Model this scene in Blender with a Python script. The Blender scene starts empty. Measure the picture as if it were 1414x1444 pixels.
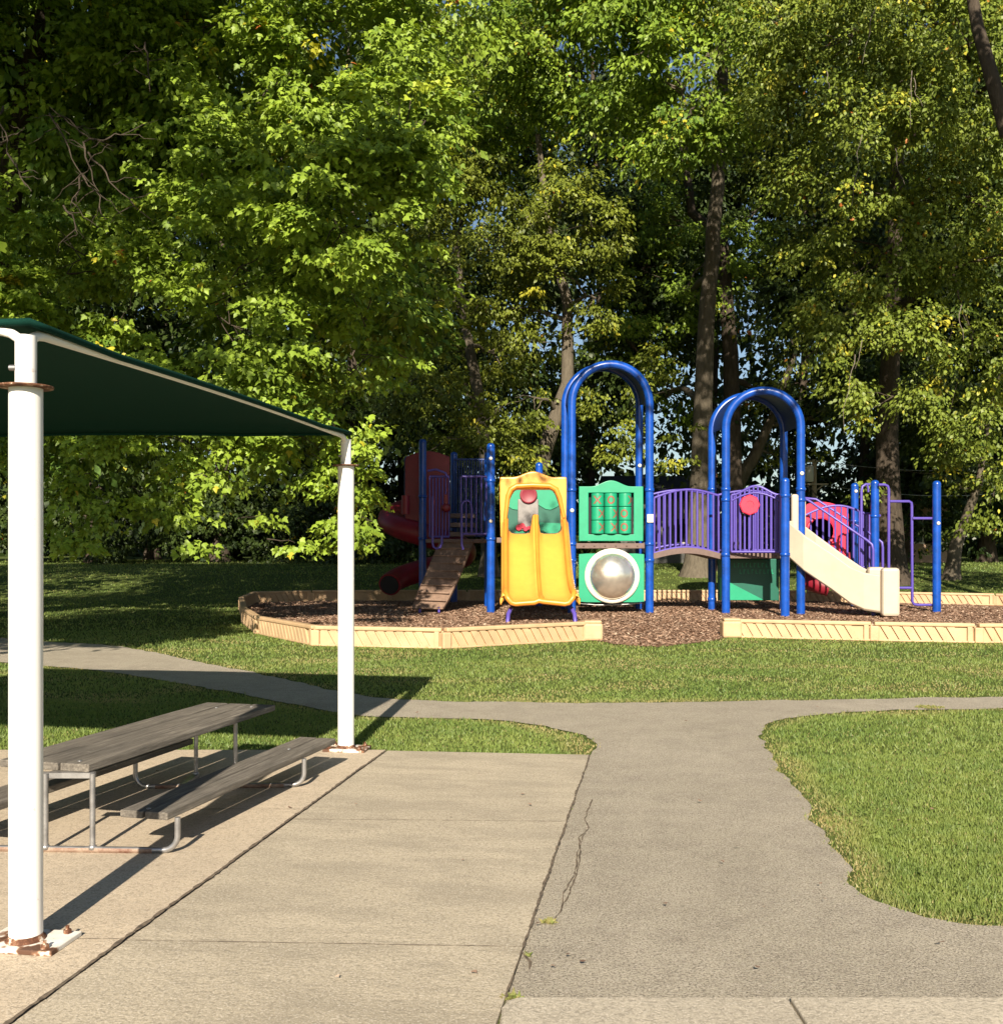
import bpy, bmesh, math, random
import numpy as np
from mathutils import Vector, Matrix, noise as mnoise
R = math.radians
rng = np.random.default_rng(11)
random.seed(5)
S = bpy.context.scene
COL = S.collection

# ------------------------------------------------------------------ camera, sky, sun
F, HZ, CX, H0 = 1466.0, 772.0, 707.0, 1.6       # focal length and horizon in photo pixels, eye height in metres
cam = bpy.data.cameras.new('camera'); co = bpy.data.objects.new('camera', cam); COL.objects.link(co)
co.location = (0, 0, H0); co.rotation_euler = (R(90), 0, 0)
cam.sensor_fit = 'VERTICAL'; cam.sensor_height = 24; cam.lens = F/1444*24
cam.shift_y = (HZ-722)/1444; cam.clip_end = 2000; cam.clip_start = .05
S.camera = co
SUN_EL, SUN_AZ = R(28), R(4.0)                  # light travels away from the camera, a little to the right
w = bpy.data.worlds.new('World'); S.world = w; w.use_nodes = True
nt = w.node_tree; bg = nt.nodes['Background']
sky = nt.nodes.new('ShaderNodeTexSky'); sky.sky_type = 'NISHITA'; sky.sun_disc = False
sky.sun_elevation = SUN_EL; sky.sun_rotation = R(180)+SUN_AZ; sky.air_density = 1.0; sky.dust_density = .6; sky.ozone_density = 1.5
nt.links.new(sky.outputs[0], bg.inputs[0]); bg.inputs[1].default_value = .05
sl = bpy.data.lights.new('sun', 'SUN'); so = bpy.data.objects.new('sun', sl); COL.objects.link(so)
sl.energy = 5.0; sl.angle = R(.55); sl.color = (1, .88, .73)
d = Vector((math.sin(SUN_AZ)*math.cos(SUN_EL), math.cos(SUN_AZ)*math.cos(SUN_EL), -math.sin(SUN_EL)))
so.rotation_euler = d.to_track_quat('-Z', 'Y').to_euler()
S.view_settings.view_transform = 'Standard'; S.view_settings.look = 'None'
S.view_settings.exposure = 1.0; S.view_settings.gamma = 1
S.cycles.max_bounces = 5; S.cycles.diffuse_bounces = 3; S.cycles.transmission_bounces = 3; S.cycles.glossy_bounces = 2

# ------------------------------------------------------------------ planning helpers
def G(px, py):                                  # ground point seen at a photo pixel
    Y = F*H0/(py-HZ); return ((px-CX)*Y/F, Y)
def W(px, py, Y):                               # point at depth Y
    return Vector(((px-CX)*Y/F, Y, H0-(py-HZ)*Y/F))
def WX(px, Y): return (px-CX)*Y/F
def WZ(py, Y): return H0-(py-HZ)*Y/F
TY = [0, 31, 34, 38, 44, 52, 70, 200, 900]; TZ = [0, 0, .2, .56, .76, .9, 1.0, 1.1, 1.2]
def terr(y): return np.interp(y, TY, TZ)

# ------------------------------------------------------------------ materials
def mat(name, col=(.5,.5,.5), rough=.6, metal=0, spec=.5, var=0, vscale=6, bump=0, bscale=40, col2=None, coat=0):
    m = bpy.data.materials.new(name); m.use_nodes = True
    t = m.node_tree; b = t.nodes['Principled BSDF']
    b.inputs['Roughness'].default_value = rough; b.inputs['Metallic'].default_value = metal
    b.inputs['Specular IOR Level'].default_value = spec; b.inputs['Coat Weight'].default_value = coat
    b.inputs['Base Color'].default_value = (*col, 1)
    g = t.nodes.new('ShaderNodeNewGeometry')
    if var or col2:
        n = t.nodes.new('ShaderNodeTexNoise'); n.inputs['Scale'].default_value = vscale; n.inputs['Detail'].default_value = 6
        n.inputs['Roughness'].default_value = .65
        t.links.new(g.outputs['Position'], n.inputs['Vector'])
        r = t.nodes.new('ShaderNodeValToRGB'); r.color_ramp.elements[0].position = .35; r.color_ramp.elements[1].position = .68
        c2 = col2 or tuple(min(1, c*(1+var)) for c in col)
        c1 = col if col2 else tuple(c*(1-var) for c in col)
        r.color_ramp.elements[0].color = (*c1, 1); r.color_ramp.elements[1].color = (*c2, 1)
        t.links.new(n.outputs[0], r.inputs[0]); t.links.new(r.outputs[0], b.inputs['Base Color'])
    if bump:
        n2 = t.nodes.new('ShaderNodeTexNoise'); n2.inputs['Scale'].default_value = bscale; n2.inputs['Detail'].default_value = 5
        t.links.new(g.outputs['Position'], n2.inputs['Vector'])
        bp = t.nodes.new('ShaderNodeBump'); bp.inputs['Strength'].default_value = bump; bp.inputs['Distance'].default_value = .01
        t.links.new(n2.outputs[0], bp.inputs['Height']); t.links.new(bp.outputs[0], b.inputs['Normal'])
    return m

class NG:                                        # tiny node helper
    def __init__(s, name):
        s.m = bpy.data.materials.new(name); s.m.use_nodes = True; s.t = s.m.node_tree; s.b = s.t.nodes['Principled BSDF']
        s.g = s.t.nodes.new('ShaderNodeNewGeometry').outputs['Position']
    def noise(s, scale, detail=5, rough=.6, vec=None, stretch=None):
        v = vec or s.g
        if stretch:
            if len(stretch) > 3:
                m0 = s.t.nodes.new('ShaderNodeMapping'); m0.inputs['Rotation'].default_value = (0, 0, stretch[3]); s.t.links.new(v, m0.inputs[0]); v = m0.outputs[0]
            mp = s.t.nodes.new('ShaderNodeMapping'); mp.inputs['Scale'].default_value = stretch[:3]
            s.t.links.new(v, mp.inputs[0]); v = mp.outputs[0]
        n = s.t.nodes.new('ShaderNodeTexNoise'); n.inputs['Scale'].default_value = scale; n.inputs['Detail'].default_value = detail
        n.inputs['Roughness'].default_value = rough; s.t.links.new(v, n.inputs['Vector']); return n.outputs[0]
    def vor(s, scale, out='Distance'):
        n = s.t.nodes.new('ShaderNodeTexVoronoi'); n.inputs['Scale'].default_value = scale; s.t.links.new(s.g, n.inputs['Vector']); return n.outputs[out]
    def ramp(s, fac, stops):
        r = s.t.nodes.new('ShaderNodeValToRGB'); e = r.color_ramp.elements
        while len(e) < len(stops): e.new(.5)
        for k, (p, c) in enumerate(stops):
            e[k].position = p; e[k].color = (*c, 1) if not isinstance(c, (int, float)) else (c, c, c, 1)
        s.t.links.new(fac, r.inputs[0]); return r.outputs[0]
    def mix(s, fac, a, b, mode='MIX'):
        n = s.t.nodes.new('ShaderNodeMix'); n.data_type = 'RGBA'; n.blend_type = mode
        for sock, v in ((n.inputs[0], fac), (n.inputs[6], a), (n.inputs[7], b)):
            if isinstance(v, (int, float)): sock.default_value = v
            elif isinstance(v, tuple): sock.default_value = (*v, 1)
            else: s.t.links.new(v, sock)
        return n.outputs[2]
    def attr(s, name):
        n = s.t.nodes.new('ShaderNodeAttribute'); n.attribute_name = name; return n.outputs['Fac']
    def out(s, col, rough=.8, bump=None, bs=.5, dist=.01, spec=.3):
        s.t.links.new(col, s.b.inputs['Base Color'])
        s.b.inputs['Roughness'].default_value = rough; s.b.inputs['Specular IOR Level'].default_value = spec
        if bump is not None:
            bp = s.t.nodes.new('ShaderNodeBump'); bp.inputs['Strength'].default_value = bs; bp.inputs['Distance'].default_value = dist
            s.t.links.new(bump, bp.inputs['Height']); s.t.links.new(bp.outputs[0], s.b.inputs['Normal'])
        return s.m

def concrete(name, c, stain, spots=.5):
    n = NG(name)
    big = n.noise(.9, 6, .6); mid = n.noise(7, 8, .75); fine = n.noise(55, 4, .8); streak = n.noise(2.2, 9, .75, stretch=(.6, 1.8, 1, R(9)))
    col = n.ramp(big, [(.3, tuple(x*.80 for x in c)), (.7, tuple(x*1.05 for x in c))])
    col = n.mix(n.ramp(streak, [(.44, 0.0), (.60, spots)]), col, stain)
    col = n.mix(n.ramp(mid, [(.3, .45), (.55, 0.0)]), col, tuple(x*.72 for x in c))
    col = n.mix(n.ramp(fine, [(.38, .8), (.52, 0.0)]), col, tuple(x*.55 for x in c))
    grit = n.noise(110, 3, .75)
    col = n.mix(n.ramp(grit, [(.54, 0.0), (.66, .6)]), col, (.66, .60, .5))
    return n.out(col, .9, n.mix(.5, fine, mid), .8, .012)
M_SLAB = concrete('pale_concrete', (.57, .475, .345), (.43, .36, .265), .45)
M_WALK = concrete('weathered_concrete', (.50, .435, .32), (.31, .27, .20), .75)
M_KERB = concrete('kerb_concrete', (.50, .445, .345), (.38, .33, .25), .3)
def asphalt():
    n = NG('worn_asphalt')
    big = n.noise(.7, 5); mid = n.noise(3, 8, .75); v = n.vor(120, 'Color'); fine = n.noise(70, 4, .8); g2 = n.noise(110, 3, .8)
    col = n.ramp(big, [(.3, (.43, .385, .29)), (.7, (.54, .485, .375))])
    col = n.mix(n.ramp(mid, [(.3, .45), (.58, 0.0)]), col, (.21, .18, .14))
    col = n.mix(n.ramp(v, [(.10, .5), (.34, 0.0)]), col, (.17, .14, .11))
    col = n.mix(n.ramp(fine, [(.50, 0.0), (.62, .7)]), col, (.60, .54, .44))
    col = n.mix(n.ramp(g2, [(.40, .75), (.50, 0.0)]), col, (.12, .10, .08))
    return n.out(col, .92, n.mix(.5, fine, g2), 1.0, .02)
M_ASPH = asphalt()
def lawn_mat():
    n = NG('lawn_soil')
    a = n.noise(.55, 4); b = n.noise(9, 5, .7); c = n.noise(60, 3, .8)
    col = n.ramp(a, [(.35, (.09, .13, .03)), (.65, (.14, .175, .045))])
    col = n.mix(n.ramp(b, [(.4, .5), (.6, 0.0)]), col, (.03, .045, .012))
    col = n.mix(n.ramp(c, [(.55, 0.0), (.7, .5)]), col, (.11, .12, .04))
    return n.out(col, 1, c, 1, .02, .1)
M_LAWN = lawn_mat()
def blade_mat():
    n = NG('grass_blades')
    a = n.noise(.55, 4); b = n.noise(2.6, 5, .75)
    col = n.ramp(a, [(.40, (.12, .20, .045)), (.58, (.24, .30, .08))])
    col = n.mix(n.ramp(b, [(.42, .7), (.55, 0.0)]), col, (.12, .20, .055))
    col = n.mix(n.ramp(n.attr('tint'), [(0, 0.0), (1, .75)]), col, (.24, .31, .075))
    col = n.mix(n.attr('dry'), col, (.42, .34, .16))
    n.out(col, .55, spec=.25)
    return leafify(n, col, .35)
def leafify(n, col, tr, rough=.5, spec=.35):
    t = n.t; tl = t.nodes.new('ShaderNodeBsdfTranslucent'); mx = t.nodes.new('ShaderNodeMixShader')
    hs = t.nodes.new('ShaderNodeMix'); hs.data_type = 'RGBA'; hs.blend_type = 'MULTIPLY'; hs.inputs[0].default_value = 1
    t.links.new(col, hs.inputs[6]); hs.inputs[7].default_value = (1.5, 1.35, .5, 1)
    t.links.new(hs.outputs[2], tl.inputs[0]); mx.inputs[0].default_value = tr
    t.links.new(n.b.outputs[0], mx.inputs[1]); t.links.new(tl.outputs[0], mx.inputs[2])
    n.b.inputs['Roughness'].default_value = rough; n.b.inputs['Specular IOR Level'].default_value = spec
    t.links.new(mx.outputs[0], t.nodes['Material Output'].inputs[0]); return n.m
M_BLADE = blade_mat()
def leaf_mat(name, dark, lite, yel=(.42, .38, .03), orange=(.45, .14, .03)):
    n = NG(name)
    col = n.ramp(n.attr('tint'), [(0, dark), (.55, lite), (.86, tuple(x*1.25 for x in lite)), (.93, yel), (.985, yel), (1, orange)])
    n.out(col); return leafify(n, col, .18)
M_LA = leaf_mat('maple_leaves', (.075, .15, .018), (.23, .33, .035))
M_LM = leaf_mat('centre_tree_leaves', (.06, .13, .017), (.19, .28, .03))
M_LB = leaf_mat('small_olive_leaves', (.055, .085, .012), (.155, .19, .022))
M_LR = leaf_mat('yellowing_leaves', (.06, .105, .016), (.165, .215, .03), (.46, .43, .05))
M_LG = leaf_mat('shade_darkened_leaves', (.018, .038, .010), (.045, .072, .014))  # leaf green darkened to carry the shade of the wood and inner crowns
def bark(name, c):
    n = NG(name); a = n.noise(5, 8, .75, stretch=(2.4, 2.4, .45)); b = n.noise(1.2, 4)
    col = n.ramp(a, [(.35, tuple(x*.45 for x in c)), (.65, c)]); col = n.mix(n.ramp(b, [(.35, .4), (.65, 0.0)]), col, tuple(x*.6 for x in c))
    return n.out(col, .95, a, 1, .05, .15)
M_BARK = bark('grey_brown_bark', (.175, .15, .11)); M_BARKD = bark('dark_bark', (.10, .08, .06)); M_TWIG = mat('bare_twig', (.15, .125, .10), .95)
def mulch_mat():
    n = NG('wood_mulch'); v = n.vor(26, 'Color'); f = n.noise(40, 5, .8); b = n.noise(1.1, 4)
    col = n.ramp(v, [(.1, (.15, .09, .06)), (.5, (.25, .155, .10)), (.9, (.34, .225, .15))])
    col = n.mix(n.ramp(b, [(.35, .45), (.65, 0.0)]), col, (.14, .08, .05))
    return n.out(col, .95, n.mix(.5, v, f), .6, .02, .1)
M_MULCH = mulch_mat()
def chip_mat():
    n = NG('mulch_chips'); col = n.ramp(n.attr('tint'), [(0, (.17, .105, .07)), (.5, (.26, .165, .11)), (.88, (.36, .245, .17)), (1, (.52, .41, .30))]); return n.out(col, .9)
M_CHIP = chip_mat()
M_BLUE = mat('blue_powder_coat', (.006, .062, .34), .28, spec=.5, var=.25, vscale=4)
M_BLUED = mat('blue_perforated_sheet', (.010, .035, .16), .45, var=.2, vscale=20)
M_PURP = mat('purple_coated_tube', (.085, .06, .32), .38, var=.08)
M_YEL = mat('yellow_plastic', (.76, .37, .06), .35, var=.05, vscale=4)
M_YEL2 = mat('orange_yellow_plastic', (.66, .25, .03), .38, var=.08, vscale=3)
M_GREEN = mat('green_plastic', (.01, .28, .145), .4, var=.06, vscale=4)
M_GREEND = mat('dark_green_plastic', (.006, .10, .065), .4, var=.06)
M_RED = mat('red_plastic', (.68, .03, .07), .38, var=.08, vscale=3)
M_RED_SHADE = mat('shade_red_plastic', (.20, .009, .022), .45, var=.15, vscale=3)  # red plastic darkened for the parts that stand in shade
M_BEIGE = mat('beige_plastic', (.50, .43, .33), .45, var=.05, vscale=3)
M_DECK = mat('brown_coated_deck', (.13, .085, .07), .6, var=.15, vscale=12)
M_TAN = mat('tan_border_plastic', (.50, .345, .195), .6, var=.14, vscale=3, bump=.3, bscale=60)
M_CHROME = mat('polished_bubble', (.86, .83, .72), .25, metal=.85, var=.15, vscale=9)
M_WHITEPL = mat('cream_plastic', (.70, .66, .56), .4)
M_DARK = mat('dark_cavity', (.012, .012, .014), .8)
M_GREY = mat('shade_darkened_grey', (.22, .21, .20), .5, var=.2)  # grey darkened to carry the shade behind the slide opening
M_MARK = mat('red_brown_letter', (.26, .07, .045), .5)
def white_post():
    n = NG('white_painted_steel'); r = n.noise(9, 7, .75); s = n.noise(2.5, 4)
    col = n.mix(n.ramp(r, [(.63, 0.0), (.70, .8)]), (.80, .79, .75), (.34, .15, .06))
    col = n.mix(n.ramp(s, [(.4, .12), (.6, 0.0)]), col, (.6, .58, .52)); return n.out(col, .38, spec=.4)
M_WPOST = white_post()
def rust():
    n = NG('rusty_flange'); r = n.noise(22, 6, .75)
    col = n.ramp(r, [(.35, (.05, .022, .014)), (.5, (.12, .05, .026)), (.58, (.26, .14, .08)), (.63, (.66, .60, .50))]); return n.out(col, .8, r, .8, .004)
M_RUST = rust()
def plate():
    n = NG('rusty_white_plate'); q = n.noise(9, 3, .6); col = n.ramp(q, [(.42, (.10, .05, .03)), (.47, (.24, .13, .075)), (.52, (.70, .66, .58)), (.7, (.78, .76, .70))]); return n.out(col, .7)
M_PLATE = plate()
M_GALV = mat('galvanised_pipe', (.36, .36, .36), .38, metal=.75, var=.25, vscale=14)
M_RUSTP = mat('rusty_pipe', (.30, .22, .16), .6, metal=.2, col2=(.14, .06, .035), vscale=16, bump=.4, bscale=80)
def wood():
    n = NG('weathered_wood'); g = n.noise(4, 9, .75, stretch=(14, .7, 14, R(14))); b = n.noise(3, 5); k = n.noise(12, 4)
    col = n.ramp(g, [(.3, (.06, .054, .046)), (.5, (.17, .152, .125)), (.7, (.33, .30, .25))])
    col = n.mix(n.ramp(b, [(.35, .5), (.6, 0.0)]), col, (.10, .092, .08)); col = n.mix(n.ramp(k, [(.66, 0.0), (.74, .6)]), col, (.34, .31, .26))
    return n.out(col, .85, g, 1, .012, .25)
M_WOOD = wood()
def fabric():
    n = NG('green_shade_cloth'); f = n.noise(300, 2); col = n.ramp(f, [(.35, (.002, .020, .014)), (.65, (.006, .042, .030))]); return n.out(col, .9, f, .3, .003, .1)
M_FAB = fabric()
M_JOINT = mat('sandy_joint', (.16, .13, .095), 1, var=.35, vscale=20)
M_SOIL = mat('dark_joint_soil', (.13, .10, .068), 1, var=.5, vscale=30)

# ------------------------------------------------------------------ mesh builder
class MB:
    def __init__(s): s.v = []; s.f = []; s.sm = []
    def add(s, vs, fs, smooth=False):
        o = len(s.v); s.v += [tuple(p) for p in vs]; s.f += [tuple(i+o for i in f) for f in fs]; s.sm += [smooth]*len(fs)
    def box(s, a, b, M=None, bev=0):
        x0, y0, z0 = [min(p, q) for p, q in zip(a, b)]; x1, y1, z1 = [max(p, q) for p, q in zip(a, b)]
        if bev:
            bm = bmesh.new(); bmesh.ops.create_cube(bm, size=1)
            for v in bm.verts: v.co = ((x0+x1)/2+v.co.x*(x1-x0), (y0+y1)/2+v.co.y*(y1-y0), (z0+z1)/2+v.co.z*(z1-z0))
            bmesh.ops.bevel(bm, geom=list(bm.edges), offset=bev, segments=2, affect='EDGES', profile=.5)
            vs = [v.co.copy() for v in bm.verts]; bm.verts.index_update(); fs = [[v.index for v in f.verts] for f in bm.faces]; bm.free()
        else:
            vs = [Vector(p) for p in ((x0,y0,z0),(x1,y0,z0),(x1,y1,z0),(x0,y1,z0),(x0,y0,z1),(x1,y0,z1),(x1,y1,z1),(x0,y1,z1))]
            fs = [(0,3,2,1),(4,5,6,7),(0,1,5,4),(1,2,6,5),(2,3,7,6),(3,0,4,7)]
        if M is not None: vs = [M @ v for v in vs]
        s.add(vs, fs)
    def tube(s, pts, r, n=10, cap=True, smooth=True, closed=False):
        pts = [Vector(p) for p in pts]; N = len(pts); rs = r if isinstance(r, (list, tuple)) else [r]*N
        up = None; vs = []
        for i, p in enumerate(pts):
            if closed: t = pts[(i+1) % N]-pts[i-1]
            else: t = pts[min(i+1, N-1)]-pts[max(i-1, 0)]
            t.normalize()
            if up is None: up = Vector((0, 0, 1)) if abs(t.z) < .9 else Vector((1, 0, 0))
            a = t.cross(up)
            if a.length < 1e-5: a = t.cross(Vector((0, 1, 0)))
            a.normalize(); b = a.cross(t).normalized(); up = b
            for k in range(n):
                q = 2*math.pi*k/n; vs.append(p+(a*math.cos(q)+b*math.sin(q))*rs[i])
        fs = []
        for i in range(N if closed else N-1):
            j = (i+1) % N
            for k in range(n): fs.append((i*n+k, j*n+k, j*n+(k+1) % n, i*n+(k+1) % n))
        s.add(vs, fs, smooth)
        if cap and not closed: s.add(vs[:n], [tuple(range(n))]); s.add(vs[-n:], [tuple(reversed(range(n)))])
    def lathe(s, prof, c, n=32, M=None, smooth=True):
        vs = []
        for (r, z) in prof:
            for k in range(n): q = 2*math.pi*k/n; vs.append(Vector((r*math.cos(q), r*math.sin(q), z)))
        fs = [(i*n+k, i*n+(k+1) % n, (i+1)*n+(k+1) % n, (i+1)*n+k) for i in range(len(prof)-1) for k in range(n)]
        fs += [tuple(reversed(range(n))), tuple((len(prof)-1)*n+k for k in range(n))]
        M = M or Matrix(); c = Vector(c); s.add([c+(M @ v) for v in vs], fs, smooth)
    def prism(s, poly, o, u, v, w):              # 2-D outline in the u,v plane, extruded along w
        o, u, v, w = map(Vector, (o, u, v, w)); a = [o+u*p[0]+v*p[1] for p in poly]; n = len(a)
        s.add(a+[p+w for p in a], [tuple(reversed(range(n))), tuple(range(n, 2*n))]+[(i, (i+1) % n, n+(i+1) % n, n+i) for i in range(n)])
    def ring(s, outer, inner, o, u, v, w):       # frame between two outlines of the same length
        o, u, v, w = map(Vector, (o, u, v, w)); n = len(outer)
        A = [o+u*p[0]+v*p[1] for p in outer]; B = [o+u*p[0]+v*p[1] for p in inner]
        vs = A+B+[p+w for p in A]+[p+w for p in B]; fs = []
        for i in range(n):
            j = (i+1) % n
            fs += [(i, n+i, n+j, j), (2*n+i, 2*n+j, 3*n+j, 3*n+i), (i, j, 2*n+j, 2*n+i), (n+i, 3*n+i, 3*n+j, n+j)]
        s.add(vs, fs)
    def build(s, name, m, parent=None, bevel=0, auto=None):
        me = bpy.data.meshes.new(name); me.from_pydata(s.v, [], s.f); me.update()
        me.polygons.foreach_set('use_smooth', s.sm)
        bm = bmesh.new(); bm.from_mesh(me); bmesh.ops.recalc_face_normals(bm, faces=bm.faces); bm.to_mesh(me); bm.free()
        me.materials.append(m); o = bpy.data.objects.new(name, me); COL.objects.link(o)
        if parent is not None: o.parent = parent; o.matrix_parent_inverse = Matrix.Translation(-parent.location) if parent.parent is None else Matrix()
        if bevel:
            b = o.modifiers.new('bevel', 'BEVEL'); b.width = bevel; b.segments = 3; b.limit_method = 'ANGLE'; b.angle_limit = R(40)
        return o
def tag(o, label=None, cat=None, group=None, kind=None):
    for k, v in (('label', label), ('category', cat), ('group', group), ('kind', kind)):
        if v: o[k] = v
    return o
def empty(name, loc, label, cat, group=None):
    o = bpy.data.objects.new(name, None); COL.objects.link(o); o.location = loc; return tag(o, label, cat, group)
def npmesh(name, V, T, m, parent=None, attrs=None, quads=False):
    k = 4 if quads else 3; me = bpy.data.meshes.new(name)
    me.vertices.add(len(V)); me.vertices.foreach_set('co', V.astype(np.float32).ravel())
    me.loops.add(T.size); me.loops.foreach_set('vertex_index', T.astype(np.int32).ravel())
    me.polygons.add(len(T)); me.polygons.foreach_set('loop_start', np.arange(0, T.size, k, dtype=np.int32))
    me.update(calc_edges=True)
    for an, av in (attrs or {}).items():
        a = me.attributes.new(an, 'FLOAT', 'POINT'); a.data.foreach_set('value', av.astype(np.float32))
    me.materials.append(m); o = bpy.data.objects.new(name, me); COL.objects.link(o)
    if parent is not None: o.parent = parent; o.matrix_parent_inverse = Matrix.Translation(-parent.location)
    return o
def arc(cx, cz, r, a0, a1, n): return [(cx+r*math.cos(R(a0+(a1-a0)*i/n)), cz+r*math.sin(R(a0+(a1-a0)*i/n))) for i in range(n+1)]

# ------------------------------------------------------------------ ground, paths, slabs
xs = np.concatenate([np.linspace(-300, -32, 8), np.linspace(-30, 30, 61), np.linspace(32, 300, 8)])
ys = np.concatenate([np.linspace(-40, 0, 6), np.linspace(1, 70, 90), np.geomspace(72, 900, 12)])
X, Y = np.meshgrid(xs, ys); V = np.stack([X, Y, terr(Y)], -1).reshape(-1, 3)
nx, ny = len(xs), len(ys); i, j = np.meshgrid(np.arange(nx-1), np.arange(ny-1)); a = (j*nx+i).ravel()
g = npmesh('ground', V, np.stack([a, a+1, a+nx+1, a+nx], 1), M_LAWN, quads=True); tag(g, 'short green park lawn reaching back under the trees', 'ground', kind='structure')

def jag(pts, amp, step=.12, seed=0):            # a hand-drawn line subdivided and roughened in world units
    out = []
    for k in range(len(pts)-1):
        a, b = np.array(pts[k]), np.array(pts[k+1]); n = max(1, int(np.linalg.norm(b-a)/step))
        for t in range(n):
            p = a+(b-a)*t/n; q = mnoise.noise_vector(Vector((p[0]*3.1+seed, p[1]*3.1, 0)))+.5*mnoise.noise_vector(Vector((p[0]*11+seed, p[1]*11, 3)))
            out.append((p[0]+q.x*amp, p[1]+q.y*amp))
    out.append(tuple(pts[-1])); return out
def smooth_px(pts, n=6):
    P = [Vector((*p, 0)) for p in pts]; P = [P[0]*2-P[1]]+P+[P[-1]*2-P[-2]]; out = []
    for k in range(1, len(P)-2):
        for t in range(n):
            u = t/n; a, b, c, d = P[k-1:k+3]
            q = .5*((2*b)+(c-a)*u+(2*a-5*b+4*c-d)*u*u+(3*b-a-3*c+d)*u**3); out.append((q.x, q.y))
    out.append(pts[-1]); return out
def GP(pts): return [G(*p) for p in pts]
# right lawn edge, path edges (pixel outlines of real ground lines, turned into metres)
rl = GP(smooth_px([(1414,1000),(1250,1003),(1150,1009),(1100,1018),(1074,1031),(1080,1060),(1102,1085),(1122,1112),(1142,1135),(1152,1165),(1188,1208),(1196,1240),(1225,1270),(1300,1298),(1414,1313)]))
rl = [(14, G(1414,1000)[1]+.3)]+rl+[(6.5, G(1414,1313)[1]-.35)]
pup = [(-22, 21)]+GP(smooth_px([(-100,893),(60,905),(175,913),(300,938),(400,958),(500,980),(600,989),(800,992),(1000,990),(1200,987),(1414,983)]))+[(14, G(1414,983)[1]+.35)]
plow = [(-22, 17)]+GP(smooth_px([(-100,925),(0,934),(150,948),(300,972),(450,1001),(520,1011),(600,1013),(700,1017),(770,1026),(820,1036),(841,1051),(834,1064)]))
rl_j, pup_j, plow_j = jag(rl, .055, .05, 1), jag(pup, .06, .08, 5), jag(plow, .05, .06, 9)
cw = G(831, 1068)                               # far right corner of the walkway slab
KY = 2345.6/(1417-772)
asph = plow_j+[cw, G(705, 1440), (G(700,1440)[0], 3.3), (6.5, 3.3)]
asph = asph+list(reversed(rl_j))[0:]            # up the right lawn edge
asph = asph+list(reversed(pup_j))
def sheet(name, poly, z, m, thick=0, label=None):
    bm = bmesh.new(); vs = [bm.verts.new((p[0], p[1], z)) for p in poly]; f = bm.faces.new(vs)
    bm.normal_update()
    if f.normal.z < 0: bmesh.ops.reverse_faces(bm, faces=[f])
    if thick:
        r = bmesh.ops.extrude_face_region(bm, geom=[f]); 
        for v in [e for e in r['geom'] if isinstance(e, bmesh.types.BMVert)]: v.co.z -= thick
        bmesh.ops.recalc_face_normals(bm, faces=bm.faces)
    else: bmesh.ops.triangulate(bm, faces=bm.faces)
    me = bpy.data.meshes.new(name); bm.to_mesh(me); bm.free(); me.materials.append(m)
    o = bpy.data.objects.new(name, me); COL.objects.link(o); tag(o, label, None, kind='structure'); return o
sheet('asphalt_path', asph, .008, M_ASPH, label='worn grey asphalt path forking in front of the playground')
# walkway slabs and pavilion slab: joints run across, direction of the posts
e0, e1 = G(545, 1062), G(30, 1440)              # long joint between the slabs
def lerp(a, b, t): return (a[0]+(b[0]-a[0])*t, a[1]+(b[1]-a[1])*t)
r0, r1 = G(831, 1068), G(703, 1440)
def on(a, b, y): t = (y-a[1])/(b[1]-a[1]); return lerp(a, b, t)
rows_y = [(e0[1], r0[1]), (G(0,1160)[1], G(0,1163)[1]), (G(0,1333)[1], G(0,1342)[1]), (2.6, 2.6)]
gp = .008
for k in range(3):
    (l0, q0), (l1, q1) = rows_y[k], rows_y[k+1]
    A, B, C_, D = on(e0, e1, l0), on(r0, r1, q0), on(r0, r1, q1), on(e0, e1, l1)
    o = sheet('concrete_walkway', [(A[0]+gp, A[1]), B, C_, (D[0]+gp, D[1])], .020, M_WALK, .06, label='weathered concrete walkway slab between the pavilion slab and the asphalt')
sy = [e0[1], G(0,1147)[1], G(0,1333)[1], 2.6]
for k in range(3):
    A, D = on(e0, e1, sy[k]), on(e0, e1, sy[k+1])
    o = sheet('pavilion_slab', [(A[0]-gp, A[1]), (D[0]-gp, D[1]), (-9, D[1]), (-9, A[1])], .026, M_SLAB, .08, label='pale concrete slab under the picnic table and canopy')
sheet('slab_joint', [(e0[0]-.06, e0[1]-.02), (e1[0]-.5, e1[1]-.6), (e1[0]+.3, e1[1]-.6), (r0[0]-.01, r0[1]-.03)], .0180, M_JOINT, label='dark soil filled joint between concrete slabs')

# kerb at the bottom edge
mb = MB(); x0 = G(712, 1425)[0]; xj = G(1116, 1425)[0]; kt = []
for a, b in ((x0, xj-.006), (xj+.006, 7.5)):
    o = sheet('kerb', ([(a+.05, KY), (a+.01, KY-.025), (a-.012, KY-.08), (a-.03, 2.4)] if a == x0 else [(a, KY), (a, 2.4)])+[(b, 2.4), (b, KY)], .03, M_KERB, .05, label='pale concrete kerb strip at the near end of the asphalt')
    bb = o.modifiers.new('bevel', 'BEVEL'); bb.width = .009; bb.segments = 3; bb.limit_method = 'ANGLE'
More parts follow.
